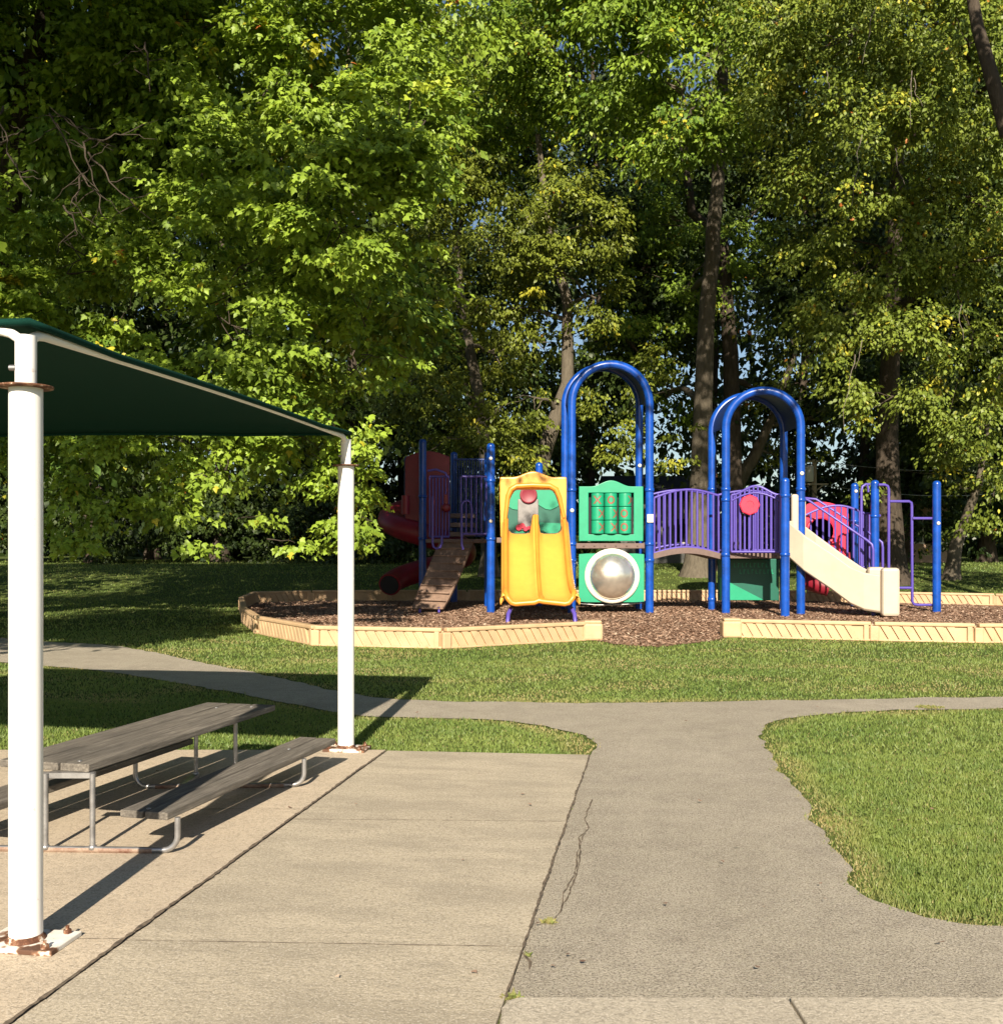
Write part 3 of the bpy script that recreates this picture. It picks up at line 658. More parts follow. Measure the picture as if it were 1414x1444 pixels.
Z2, Z3 = WZ(849, Yp), WZ(780.5, Yp); bx, bz, br = WX(862.5, Yp), WZ(812, Yp), .565
n = 40; sq = []; cir = []
for k in range(n):
    a = 2*math.pi*k/n; ca, sa = math.cos(a), math.sin(a); cir.append((bx+br*ca, bz+br*sa)); hx = (X1+.02-X0)/2; hz = (Z3-Z2)/2; s_ = min(hx/max(1e-6, abs(ca)), hz/max(1e-6, abs(sa)))
    sq.append(((X0+X1+.02)/2+s_*ca, (Z2+Z3)/2+s_*sa))
m.ring(sq, cir, (0, Yp-.03, 0), (1, 0, 0), (0, 0, 1), (0, .06, 0)); bp_ = part(m, 'bubble_panel', M_GREEN)
Rx = Matrix.Rotation(R(90), 3, 'X')
m = MB(); m.lathe([(.555, -.02), (.665, 0), (.66, .05), (.60, .07), (.562, .05)], (bx, Yp-.03, bz), 48, Rx); m.build('bubble_ring', M_WHITEPL, bp_)
m = MB(); pr = [(.57*math.cos(R(a)), .40*math.sin(R(a))) for a in range(0, 91, 6)]; pr[-1] = (.004, .40); m.lathe(pr, (bx, Yp-.045, bz), 48, Rx); m.build('bubble_dome', M_CHROME, bp_)
# chain under the bubble panel
m = MB(); m.tube([W(818, 851, 25.2), W(840, 853, 25.2), W(862, 853, 25.2), W(885, 852, 25.2), W(905, 850, 25.2)], .018, 6); part(m, 'lower_rail', M_GALV)
# bridge
def bar(m, a, b, r=.022, n=8): m.tube([a, b], r, n)
def railing(name, pxl, pxr, Yl, Yr, topf, botf, n, r=.026, disc=None):
    m = MB(); tp_, bt = [], []
    for k in range(25):
        t = k/24; px = pxl+(pxr-pxl)*t; Y = Yl+(Yr-Yl)*t; tp_.append(W(px, topf(t), Y)); bt.append(W(px, botf(t), Y))
    m.tube(tp_, r*1.2, 10); m.tube(bt, r*1.2, 10)
    for k in range(n+1):
        t = k/n; px = pxl+(pxr-pxl)*t; Y = Yl+(Yr-Yl)*t; bar(m, W(px, topf(t), Y), W(px, botf(t), Y), r if 0 < k < n else r*1.2)
    return part(m, name, M_PURP), tp_
hump = lambda e, m_: (lambda t: e+(m_-e)*math.sin(math.pi*t))
o, _ = railing('bridge_railing', 922, 1013, 25.3, 25.5, lambda t: 702-10*math.sin(math.pi*t)-3*t, lambda t: 780-8.5*math.sin(math.pi*t), 12)
railing('bridge_railing', 912, 1006, 27.0, 27.0, lambda t: 699-8*math.sin(math.pi*t), lambda t: 776-8*math.sin(math.pi*t), 12)
m = MB(); vs = []; n = 16
for k in range(n+1):
    t = k/n; z = WZ(783-8.5*math.sin(math.pi*t), 25.3)
    for (Yy, dz) in ((25.25, 0), (25.25, -.14), (27.1, 0), (27.1, -.14)):
        x = WX(919, 25.3)+(WX(1014, 25.5)-WX(919, 25.3))*t; vs.append((x, Yy, z+.04+dz))
m.add(vs, [f for k in range(n) for f in ((4*k, 4*k+4, 4*k+5, 4*k+1), (4*k, 4*k+2, 4*k+6, 4*k+4), (4*k+1, 4*k+5, 4*k+7, 4*k+3), (4*k+2, 4*k+3, 4*k+7, 4*k+6))])
part(m, 'bridge_deck', M_DECK)
# second arch railing with talk disc
o, _ = railing('deck_railing', 1031, 1099, 24.9, 24.6, lambda t: 698-12.5*(.5-.5*math.cos(2*math.pi*min(1, max(0, t)))), lambda t: 778, 11)
m = MB(); m.tube([W(1031+68*t, 706-11*math.sin(math.pi*t), 24.88-.3*t) for t in [k/16 for k in range(17)]], .024, 8); m.build('inner_rail', M_PURP, o)
m = MB(); q = W(1056, 712, 24.72); m.lathe([(.245, 0), (.245, .05), (.225, .065), (.10, .065), (.095, .05), (.004, .05)], q, 8, Rx, smooth=False); dk = m.build('talk_disc', M_RED, o)
m = MB(); 
for k in range(7):
    a = k*1.047; rr = .05 if k else 0; m.lathe([(.009, 0), (.009, .004)], q+Vector((rr*math.cos(a), -.052, rr*math.sin(a))), 6, Rx)
m.build('speaker_holes', M_MARK, dk)
railing('deck_railing', 1012, 1095, 27.3, 27.3, hump(698, 692), hump(776, 776), 11)
# green climbing panel under the second deck
m = MB(); Yg = 26.2; m.box((WX(1012, Yg), Yg, WZ(847, Yg)), (WX(1098, Yg), Yg+.06, WZ(788, Yg)), bev=.02); gpn = part(m, 'lower_panel', M_GREEND)  # dark green holds the shade under the deck in its colour
m = MB(); m.prism([(WX(1014, Yg), WZ(846, Yg)), (WX(1076, Yg), WZ(846, Yg)), (WX(1014, Yg), WZ(814, Yg))], (0, Yg-.03, 0), (1, 0, 0), (0, 0, 1), (0, .027, 0)); m.build('sunlit_corner', M_GREEN, gpn)  # brighter triangle paints the sunlit corner of the shaded panel
m = MB()
for r_ in range(2):
    for k in range(9):
        p = W(1036+k*5.6+r_*8, 797+r_*9, Yg-.004); m.box((p.x-.03, p.y-.008, p.z-.055), (p.x-.012, p.y, p.z+.055)); m.box((p.x-.012, p.y-.008, p.z+(.03 if k % 2 else -.055)), (p.x+.025, p.y, p.z+(.05 if k % 2 else -.035)))
m.build('raised_marks', M_GREEN, gpn)
# beige slide: trough running right and a little towards the camera
def trough(path, wd, hw, th, name, mt, side_dir=None, parent=play):
    m = MB(); prof = [(-wd/2-th, 0), (-wd/2-th, hw), (-wd/2-th*.5, hw+.02), (-wd/2, hw), (-wd/2+.02, .10), (-wd/2+.10, .03), (wd/2-.10, .03), (wd/2-.02, .10), (wd/2, hw), (wd/2+th*.5, hw+.02), (wd/2+th, hw), (wd/2+th, 0), (wd/2+th-.05, -.05), (-wd/2-th+.05, -.05)]
    N = len(path); vs = []; np_ = len(prof)
    for i, p in enumerate(path):
        t = (Vector(path[min(i+1, N-1)])-Vector(path[max(i-1, 0)])); sdir = t.cross(Vector((0, 0, 1))).normalized(); up = Vector((0, 0, 1))
        for (u, v) in prof: vs.append(Vector(p)+sdir*u+up*v)
    fs = [(i*np_+k, (i+1)*np_+k, (i+1)*np_+(k+1) % np_, i*np_+(k+1) % np_) for i in range(N-1) for k in range(np_)]
    m.add(vs, fs, False); m.add(vs[:np_], [tuple(range(np_))]); m.add(vs[-np_:], [tuple(reversed(range(np_)))])
    return m.build(name, mt, parent)
Ys = 24.2
bp0 = Vector((WX(1120, 24.9), 25.15, WZ(783, 24.6))); 
path = [bp0+Vector((-.1, .0, .0)), bp0+Vector((.05, 0, 0)), Vector((WX(1150, 24.4), 24.85, WZ(803, 24.4))), Vector((WX(1185, 24.2), 24.55, WZ(829, 24.2))), Vector((WX(1212, 24.0), 24.3, WZ(849, 24.0))), Vector((WX(1226, 24), 24.15, WZ(857, 24))), Vector((WX(1244, 24), 24.0, WZ(860, 24)))]
bs = trough(path, .80, .80, .07, 'beige_slide', M_BEIGE); bs.modifiers.new('b', 'BEVEL').width = .03; bs.modifiers['b'].segments = 2; bs.modifiers['b'].limit_method = 'ANGLE'
e_ = path[-1]
for sg, nm in ((-1, 0), (1, 0)):
    m = MB(); m.box((e_.x-.20, e_.y+sg*.44-.12, e_.z-.12), (e_.x+.20, e_.y+sg*.44+.12, e_.z+.98), bev=.07); m.build('slide_end', M_BEIGE, bs)
m = MB(); 
for k in (.30, .62):
    m.tube([Vector(p)+Vector((-.03*0, -.485, .80*k+.02)) for p in path[1:-1]], .018, 6)
m.build('moulded_line', mat('beige_groove', (.30, .23, .15), .6), bs)
for (xx, YY, a, b) in ((1120, 24.75, 697, 790), (1130.5, 25.6, 703, 745)):
    m = MB(); p = W(xx, a, YY); q2 = W(xx, b, YY); m.box((p.x-.085, YY-.07, q2.z), (p.x+.085, YY+.07, p.z), bev=.05); m.build('hood_post', M_BEIGE, bs)
m = MB(); m.tube([W(1231, 862, 24.1), W(1231, 874, 24.1)], .05, 10); m.build('foot', M_PURP, bs)
# handrails above the slide and the stair side rails
m = MB(); m.tube([W(1112, 700, 25.9), W(1128, 700, 25.9), W(1140, 706, 25.9), W(1222, 762, 25.4), W(1229, 768, 25.3), W(1230.5, 775, 25.3), W(1230.5, 812, 25.3)], .034, 10); part(m, 'handrail', M_PURP)
m = MB(); m.tube([W(1130, 702, 27.4), W(1150, 704, 27.4), W(1236, 759, 26.7), W(1243, 765, 26.6), W(1244, 772, 26.6), W(1244, 820, 26.6)], .034, 10); part(m, 'handrail', M_PURP)
railing('stair_railing', 1134, 1220, 26.6, 26.4, lambda t: 727-14*math.sin(math.pi*t*.95)*(1 if t < .9 else 1), lambda t: 792+8*t, 10)
m = MB(); m.tube([W(1220, 724, 26.4), W(1228, 724, 26.2), W(1240, 727, 25.8)], .03, 8); part(m, 'rail_link', M_PURP)
for t_ in range(4):
    m = MB(); p = W(1212+t_*4.5, 730, 27.6); m.box((p.x-.018, p.y, .9), (p.x+.018, p.y+.05, WZ(725, 27.6))); part(m, 'baluster', M_PURP)
# red crawl-tunnel panel with a round hole
Yr = 28.2; n = 40; rx0, rx1, rz0, rz1 = WX(1133, Yr), WX(1196, Yr), WZ(800, Yr), WZ(717, Yr); hx_, hz_, hr = WX(1157, Yr), WZ(749, Yr), .36
out_ = []
for k in range(n):
    a = 2*math.pi*(k+.5)/n; ca, sa = math.cos(a), math.sin(a)
    s_ = min(((rx1-hx_) if ca > 0 else (hx_-rx0))/max(1e-6, abs(ca)), ((rz1-hz_) if sa > 0 else (hz_-rz0))/max(1e-6, abs(sa)))
    x, z = hx_+s_*ca, hz_+s_*sa
    if sa > 0 and z > rz1-.01: z += .18*max(0, 1-((x-hx_)/.62)**2)
    out_.append((x, z))
m = MB(); m.ring(out_, [(hx_+hr*math.cos(2*math.pi*(k+.5)/n), hz_+hr*math.sin(2*math.pi*(k+.5)/n)) for k in range(n)], (0, Yr, 0), (1, 0, 0), (0, 0, 1), (0, .1, 0)); rp = part(m, 'crawl_panel', M_RED)
m = MB(); m.lathe([(hr+.06, 0), (hr+.05, .05), (hr, .06), (hr-.02, .0)], (hx_, Yr, hz_), 36, Rx); m.build('hole_rim', M_RED, rp)
m = MB(); m.tube([(hx_, Yr+.1, hz_), (hx_, Yr+1.6, hz_)], hr+.03, 28, cap=False); m.build('crawl_tube', M_RED, rp)
m = MB(); m.box((rx1-.42, Yr-.03, rz0), (rx1-.36, Yr, rz1)); m.box((rx1-.2, Yr-.03, rz0), (rx1-.14, Yr, rz1)); m.build('panel_rib', M_RED, rp)
m = MB()
hpts = [(WX(1172, 29)+.6*math.cos(a*.35), 29.4+.5*math.sin(a*.35), 1.25-.06*a) for a in range(14)]
m.tube(hpts, .24, 16); part(m, 'tube_slide', M_RED_SHADE)
# loop ladder
def tb(pts, Y, name, r=.034):
    m = MB(); m.tube([W(a, b, Y) for a, b in pts], r, 10); return part(m, name, M_PURP)
tb([(1214, 800), (1214, 692), (1215.5, 686), (1220, 683), (1226, 683)], 25.9, 'ladder_loop')
tb([(1222, 683), (1223.5, 688), (1223.8, 694)], 25.6, 'hook', .025)
tb([(1238, 683.5), (1247, 683.5), (1251, 685.5), (1252.5, 690), (1252.5, 821), (1254, 827), (1258, 829), (1285, 829)], 25.6, 'ladder_loop')
tb([(1254, 707), (1281, 707), (1284.3, 709), (1285, 714), (1285.5, 848), (1288, 852), (1293, 853), (1316, 853)], 25.6, 'ladder_loop')
tb([(1286, 731), (1316, 731)], 25.55, 'ladder_rung')
# yellow double slide coming towards the camera
xL, xR = 708.5, 814.5
sp = [(24.95, 752), (24.7, 753.5), (24.2, 775), (23.6, 800), (23.1, 820), (22.75, 834), (22.5, 842), (22.3, 846), (22.1, 847)]
m = MB(); rows = []
def yrow(Y, py, k, K):
    x0, x1 = WX(709+(0 if k < 2 else -1), Y)-.0, WX(798+16.5*k/(K-1), Y); z = WZ(py, Y); W_ = x1-x0; lip = .34-.16*(k/(K-1))
    th = .05
    prof = [(0, -.10*(1-k/(K-1))), (-.02, lip-.05), (.02, lip), (.075, lip), (.11, lip-.05), (.14, .09), (.20, .02), (.28, .0)]
    c = W_*.5; mid = [(c-.22, 0), (c-.12, .03), (c-.06, .14-.09*k/(K-1) if k > 1 else .42), (c-.03, .18-.11*k/(K-1) if k > 1 else .46), (c+.03, .18-.11*k/(K-1) if k > 1 else .46), (c+.06, .14-.09*k/(K-1) if k > 1 else .42), (c+.12, .03), (c+.22, 0)]
    full = prof+mid+[(W_-a, b) for a, b in reversed(prof)]
    return [Vector((x0+a, Y, z+b)) for a, b in full]
K = len(sp); rows = [yrow(Y, py, k, K) for k, (Y, py) in enumerate(sp)]; last = [v+Vector((0, -.09, -.06)) for v in rows[-1]]; rows.append(last)
under = [Vector((v.x, v.y+.03, v.z-.03)) for v in last]; rows.append(under)
npf = len(rows[0]); vs = [v for r_ in rows for v in r_]
m.add(vs, [(i*npf+k, i*npf+k+1, (i+1)*npf+k+1, (i+1)*npf+k) for i in range(len(rows)-1) for k in range(npf-1)], True)
ysl = part(m, 'double_slide', M_YEL); sdm = ysl.modifiers.new('s', 'SOLIDIFY'); sdm.thickness = .04; sdm.offset = -1
lp = rows[-2]; f_ = Vector((0, -.02, 0))
rim = [r_[3] for r_ in rows[:-2]]+[lp[4]+f_, lp[5]+f_, lp[6]+f_, lp[7]+f_]+[lp[k]+f_ for k in range(9, npf-9, 2)]+[lp[-8]+f_, lp[-7]+f_, lp[-6]+f_, lp[-5]+f_]+[r_[-4] for r_ in reversed(rows[:-2])]
m = MB(); m.tube(rim, .06, 12); m.build('rim', M_YEL2, ysl)
m = MB(); m.tube([r_[npf//2]+Vector((-.0, 0, -.02)) for r_ in rows[1:-2]]+[rows[-2][npf//2]], [.05]*6+[.06, .065, .07], 10); m.build('centre_ridge', M_YEL2, ysl)
Yh = 24.9; hx0, hx1 = WX(704.5, Yh), WX(798.5, Yh); zs, zb, z0 = WZ(673, Yh), WZ(665, Yh), WZ(758, Yh)
tp2 = list(reversed(bump_top(hx0+.1, hx1-.1, zs, zb, .7)))
outer = [(hx0+.02, z0), (hx1-.02, z0), (hx1, WZ(700, Yh)), (hx1, zs)]+tp2+[(hx0, zs), (hx0, WZ(700, Yh))]
a0, a1, b0, b1, tz_ = WX(712, Yh), WX(792, Yh), WX(722, Yh), WX(783, Yh), WZ(690.5, Yh)
inn = [(a0, z0), (a1, z0), (WX(789, Yh), WZ(715, Yh)), (b1, tz_-.12)]+[(b1-.06+(b0-b1+.12)*(k/(len(tp2)-1)), tz_+(.0 if 0 < k < len(tp2)-1 else -.03)) for k in range(len(tp2))]+[(b0, tz_-.12), (WX(714, Yh), WZ(715, Yh))]
m = MB(); m.ring(outer, inn, (0, Yh-.12, 0), (1, 0, 0), (0, 0, 1), (0, .3, 0)); hd = m.build('hood', M_YEL, ysl, bevel=.035)
m = MB(); pts2 = [W(711, 745, Yh-.17), W(713, 725, Yh-.17), W(716, 700, Yh-.17), W(720, 690, Yh-.17), W(728, 685, Yh-.17), W(751, 684, Yh-.17), W(775, 685, Yh-.17), W(784, 690, Yh-.17), W(789, 702, Yh-.17), W(795, 730, Yh-.17)]
m.tube(pts2, [.04, .05, .06, .065, .065, .065, .065, .065, .055, .04], 12); m.build('hood_rib', M_YEL2, hd)
for xx in (717.5, 810):
    m = MB(); m.tube([W(xx-2 if xx < 760 else xx+1, 879, 22.05), W(xx-1 if xx < 760 else xx, 866, 22.1), W(xx+3 if xx < 760 else xx-4, 858, 22.3)], .045, 10); m.build('foot', M_PURP, ysl)
# green back panel with red disc behind the slide opening
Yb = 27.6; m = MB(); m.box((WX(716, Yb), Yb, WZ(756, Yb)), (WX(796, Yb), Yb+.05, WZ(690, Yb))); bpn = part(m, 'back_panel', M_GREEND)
m = MB(); 
hill = [(WX(716, Yb), WZ(690, Yb)), (WX(716, Yb), WZ(712, Yb))]+[(WX(716+80*k/12, Yb), WZ(714+5*math.sin(k*.9), Yb)) for k in range(13)]+[(WX(796, Yb), WZ(690, Yb))]
m.prism(hill, (0, Yb-.03, 0), (1, 0, 0), (0, 0, 1), (0, .028, 0)); m.prism([(WX(724, Yb), WZ(755, Yb)), (WX(731, Yb), WZ(741, Yb)), (WX(745, Yb), WZ(736, Yb)), (WX(790, Yb), WZ(738, Yb)), (WX(794, Yb), WZ(755, Yb))], (0, Yb-.03, 0), (1, 0, 0), (0, 0, 1), (0, .028, 0)); m.build('panel_relief', M_GREEN, bpn)
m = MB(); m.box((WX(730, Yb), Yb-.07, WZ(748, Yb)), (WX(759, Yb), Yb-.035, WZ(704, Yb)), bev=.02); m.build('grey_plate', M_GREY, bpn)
m = MB(); q = W(745, 698, Yb-.08); m.lathe([(.23, 0), (.23, .04), (.19, .05), (.17, .04), (.004, .04)], q, 28, Rx); m.build('steering_disc', mat('shade_darkened_red', (.22, .02, .035), .5), bpn)  # disc red darkened to hold the shade of the slide hood
m = MB(); q = W(741, 744, Yb-.07)
for k in range(5): m.lathe([(.09-.01*k, 0), (.08-.01*k, .03)], q+Vector((.09*(k-2), -.01*k, .05*math.sin(k*2))), 8, Rx, smooth=False)
m.build('red_pieces', M_RED, bpn)
# shaded left section
def dense(pxl, pxr, Y, t, b, n, name, mt=M_PURP, r=.022):
    m = MB(); bar(m, W(pxl, t, Y), W(pxr, t, Y), r*1.4); bar(m, W(pxl, b, Y), W(pxr, b, Y), r*1.4)
    for k in range(n+1): x = pxl+(pxr-pxl)*k/n; bar(m, W(x, t, Y), W(x, b, Y), r)
    return part(m, name, mt)
dense(606, 633, 27.2, 672, 757, 6, 'shaded_railing'); dense(650, 686, 25.9, 672, 753, 5, 'shaded_railing'); dense(640, 690, 29.8, 648, 756, 14, 'back_railing', M_BLUED); dense(571, 594, 28.6, 645, 760, 8, 'back_railing', M_BLUED)
tb([(603, 664), (615, 662), (628, 667), (631, 674)], 27.1, 'curved_handle', .03)
tb([(610, 700), (610, 765), (611, 771), (615, 774), (621, 772), (623, 766), (623, 756)], 26.0, 'grab_loop', .03)
tb([(653, 775), (651, 768), (651, 712), (654, 707), (660, 706), (664, 710), (665, 718), (665, 750)], 25.7, 'grab_loop', .03)
m = MB(); q = W(629, 716, 26.9); m.lathe([(.10, 0), (.12, .03), (.07, .06)], q, 14, Rx); m.box((q.x-.05, q.y-.04, q.z-.02), (q.x+.05, q.y, q.z+.35), bev=.02); part(m, 'toy_phone', M_RED_SHADE)
for k in range(3):
    m = MB(); Yk = 28.6-.7*k; p, q = W(634, 724+13*k, Yk), W(669, 724+13*k, Yk); m.box((p.x, Yk, p.z-.12), (q.x, Yk+.72, p.z), bev=.01); part(m, 'step', M_DECK)
m = MB(); a = [W(621, 762, 26.7), W(668, 762, 26.7), W(660, 782, 26.3), W(648, 812, 25.9), W(634, 842, 25.4), W(624, 859, 25.15), W(580, 858, 25.15), W(588, 836, 25.4), W(604, 800, 26.0), W(614, 775, 26.5)]
m.add(a+[p+Vector((.02, .09, -.03)) for p in a], [tuple(range(10)), tuple(reversed(range(10, 20)))]+[(k, (k+1) % 10, 10+(k+1) % 10, 10+k) for k in range(10)])
for k in range(8):
    t = (k+.5)/8; l = W(618+(582-618)*t, 768+(850-768)*t, 26.6+(25.2-26.6)*t); r_ = W(664+(626-664)*t, 768+(852-768)*t, 26.6+(25.2-26.6)*t); m.tube([l+Vector((0, -.03, 0)), r_+Vector((0, -.03, 0))], .03, 6)
part(m, 'climber', mat('brown_climber', (.20, .13, .09), .7, var=.25, vscale=9), bevel=.01)
for xx in (592, 619): tb([(xx, 856), (xx, 868)], 25.2, 'climber_foot', .03)
m = MB()
Yt = 28.3; hp = [(WX(571, Yt), WZ(755, Yt)), (WX(634, Yt), WZ(755, Yt)), (WX(634, Yt), WZ(645, Yt))]+[(WX(634-61*k/8, Yt), WZ(644-8*math.sin(math.pi*k/8), Yt)) for k in range(9)]+[(WX(571, Yt), WZ(650, Yt))]
m.prism(hp, (0, Yt, 0), (1, 0, 0), (0, 0, 1), (0, .12, 0)); part(m, 'red_hood', M_RED_SHADE, bevel=.03)
hel = []
for k in range(34):
    t = k/33; a = R(115+t*420); rad = 1.12; hel.append((WX(600, 28.6)+rad*math.cos(a)*.95, 29.2+rad*math.sin(a)*.8, 2.75-2.2*t))
m = MB(); m.tube(hel, .32, 20); sps = part(m, 'spiral_tube_slide', M_RED_SHADE); m = MB(); m.tube([Vector(hel[-1]), Vector(hel[-1])+(Vector(hel[-1])-Vector(hel[-2])).normalized()*.03], .27, 20); m.build('dark_mouth_disc', M_DARK, sps)  # dark disc stands in for the shaded inside of the tube
m = MB(); p = W(572, 712, 27.6); m.tube([p+Vector((0, 0, .25)), p+Vector((0, 0, -.25))], .11, 12); part(m, 'red_bumper', M_RED_SHADE)

# ------------------------------------------------------------------ trees
def leaf_shape(kind):
    if kind == 'maple':
        P = np.array([(0, 0), (.32, -.02), (.52, .33), (.27, .42), (.2, .62), (0, 1.0), (-.2, .62), (-.27, .42), (-.52, .33), (-.32, -.02)]); c = (0, .38)
    else:
        P = np.array([(0, 0), (.24, .25), (.27, .55), (0, 1.0), (-.27, .55), (-.24, .25)]); c = None
    if c:
        V = np.vstack([P, [c]]); n = len(P); T = np.array([(i, (i+1) % n, n) for i in range(n)]); z = -.28*np.abs(V[:, 0])-.12*V[:, 1]**2
    else:
        V = P; T = np.array([(0, 1, 5), (1, 2, 5), (2, 4, 5), (2, 3, 4)]); z = .18*np.abs(V[:, 0])-.15*V[:, 1]**2
    return np.column_stack([V, z]), T
def quad_leaf():
    V = np.array([(0, 0, 0), (.3, .45, .04), (0, 1, -.12), (-.3, .45, .04)]); T = np.array([(0, 1, 3), (1, 2, 3)]); return V, T
def norm(a): return a/np.maximum(1e-9, np.linalg.norm(a, axis=1, keepdims=True))
def crown(parent, m, lobes, size, cr, per, kind='quad', yellow=.0, dens=1.0, droop=.5, tintc=.5, fill=.35, thr=-.22, name='crown'):
    """lobes: (centre, radius, squash). Leaves hang in small sprays (clumps) spread through each lobe."""
    C, OUT = [], []
    for (c, r, sq) in lobes:
        n = max(4, int(dens*5.0*(r/cr)**2)); d = norm(rng.normal(size=(n, 3))); rad = np.where(rng.random(n) < fill, rng.random(n)**.5*.75, rng.uniform(.72, 1.08, n))
        p = np.array(c)+d*(rad*r)[:, None]*np.array([1, 1, sq]); C.append(p); OUT.append(d)
    C = np.concatenate(C); OUT = np.concatenate(OUT)
    keep = np.array([mnoise.noise((p[0]/(cr*3.2), p[1]/(cr*3.2), p[2]/(cr*2.6))) for p in C]) > thr
    C, OUT = C[keep], OUT[keep]; nc = len(C)
    ct = np.clip(rng.normal(tintc, .16, nc), 0, .84); ct = np.where(rng.random(nc) < yellow, rng.uniform(.88, .97, nc), ct)
    rc = cr*rng.uniform(.55, 1.25, nc)
    k = rng.poisson(per, nc)+3; idx = np.repeat(np.arange(nc), k); n = len(idx)
    # spray axis: outwards and a little down; leaves spread on a drooping disc round it
    ax = norm(OUT*np.array([1, 1, .4])+rng.normal(0, .35, (nc, 3)))
    a = rng.uniform(0, 2*np.pi, n); rr = np.sqrt(rng.random(n)); fan = np.stack([np.cos(a), np.sin(a), np.zeros(n)], 1)
    L = C[idx]+fan*(rr*rc[idx])[:, None]+ax[idx]*(rng.random(n)*rc[idx]*.7)[:, None]
    L[:, 2] += -droop*rc[idx]*rr**2+rng.normal(0, .13, n)*rc[idx]
    dirv = norm(fan*.7+ax[idx]*.5+np.stack([np.zeros(n)]*2+[-rng.uniform(.3, 1.3, n)], 1)+rng.normal(0, .35, (n, 3)))
    nr = norm(np.stack([np.zeros(n), -.12*np.ones(n), 1.0*np.ones(n)], 1)+OUT[idx]*.35+rng.normal(0, .55, (n, 3)))
    side = norm(np.cross(dirv, nr)); nr = np.cross(side, dirv); s = size*rng.uniform(.6, 1.25, n)
    LV, LT = leaf_shape(kind) if kind in ('maple', 'oval') else quad_leaf()
    V = L[:, None, :]+(side[:, None, :]*LV[None, :, 0:1]+dirv[:, None, :]*LV[None, :, 1:2]+nr[:, None, :]*LV[None, :, 2:3])*s[:, None, None]
    T = (LT[None]+(np.arange(n)*len(LV))[:, None, None]).reshape(-1, 3)
    tint = np.clip(ct[idx]+rng.normal(0, .08, n)*(ct[idx] < .85), 0, 1); 
    if yellow: tint = np.where(rng.random(n) < yellow*.5, rng.uniform(.87, 1, n), tint)
    o = npmesh(name, V.reshape(-1, 3), T, m, parent, attrs={'tint': np.repeat(tint, len(LV))}); return o, C
def wob(a, b, n, amp, seed, sag=0):
    a, b = Vector(a), Vector(b); L = (b-a).length; out = []
    for k in range(n+1):
        t = k/n; p = a.lerp(b, t); q = mnoise.noise_vector(Vector((seed*3.7+t*2.6, seed, 0))); out.append(p+q*amp*L*math.sin(math.pi*min(1, t*1.0))*.9+Vector((0, 0, sag*L*math.sin(math.pi*t))))
    return out
def grow(parent, trunk, tr, lobes, C, mt, limb_r=.16, twigs=60, twr=.022, lim=.25):
    """trunk: list of points; limbs go from the trunk to each lobe centre, twigs on to the leaf clumps."""
    m = MB(); n = len(trunk); pts = []
    for k in range(n-1): pts += wob(trunk[k], trunk[k+1], 5, .02, k+tr*7)[:-1]
    pts.append(Vector(trunk[-1])); N = len(pts); rs = []
    for k in range(N):
        t = k/(N-1); rr = tr*(1-.72*t); rs.append(rr*(1+.55*math.exp(-(pts[k].z-pts[0].z)/(tr*.9))))
    m.tube(pts, rs, 14); m.build('trunk', mt, parent)
    m = MB(); nodes = [(pts[k], rs[k]) for k in range(int(N*lim), N)]
    tp0 = pts[int(N*.6)]; order = sorted(range(len(lobes)), key=lambda k: min((Vector(lobes[k][0])-q[0]).length for q in nodes))
    for s_ in order:
        c, r, sq = lobes[s_]; c = Vector(c)
        a, ar = min(nodes, key=lambda q: (q[0]-c).length+.5*max(0, q[0].z-c.z)); L = (c-a).length
        lr = min(limb_r*(.45+L*.09), ar*.75); seg = wob(a, c, 9, .12, s_+tr*3, .06); rr_ = [lr*(1-.7*k/9) for k in range(10)]
        m.tube(seg, rr_, 8, cap=False); nodes += [(seg[k], rr_[k]) for k in (4, 6, 8, 9)]
        if len(C):
            dd = np.linalg.norm(C-np.array(c), axis=1); near = np.argsort(dd)[:max(4, int(twigs*r/2))]
            for q in near[::2]:
                sp_ = seg[random.randint(5, 9)]; e = Vector(C[q]); 
                if (e-sp_).length < r*1.6: m.tube(wob(sp_, e, 4, .16, q*.37), [twr*1.3, twr, twr*.8, twr*.6, twr*.4], 5, cap=False)
    m.build('branches', mt, parent)
def lob(px, py, Y, r, sq=.85): return (tuple(W(px, py, Y)), r, sq)

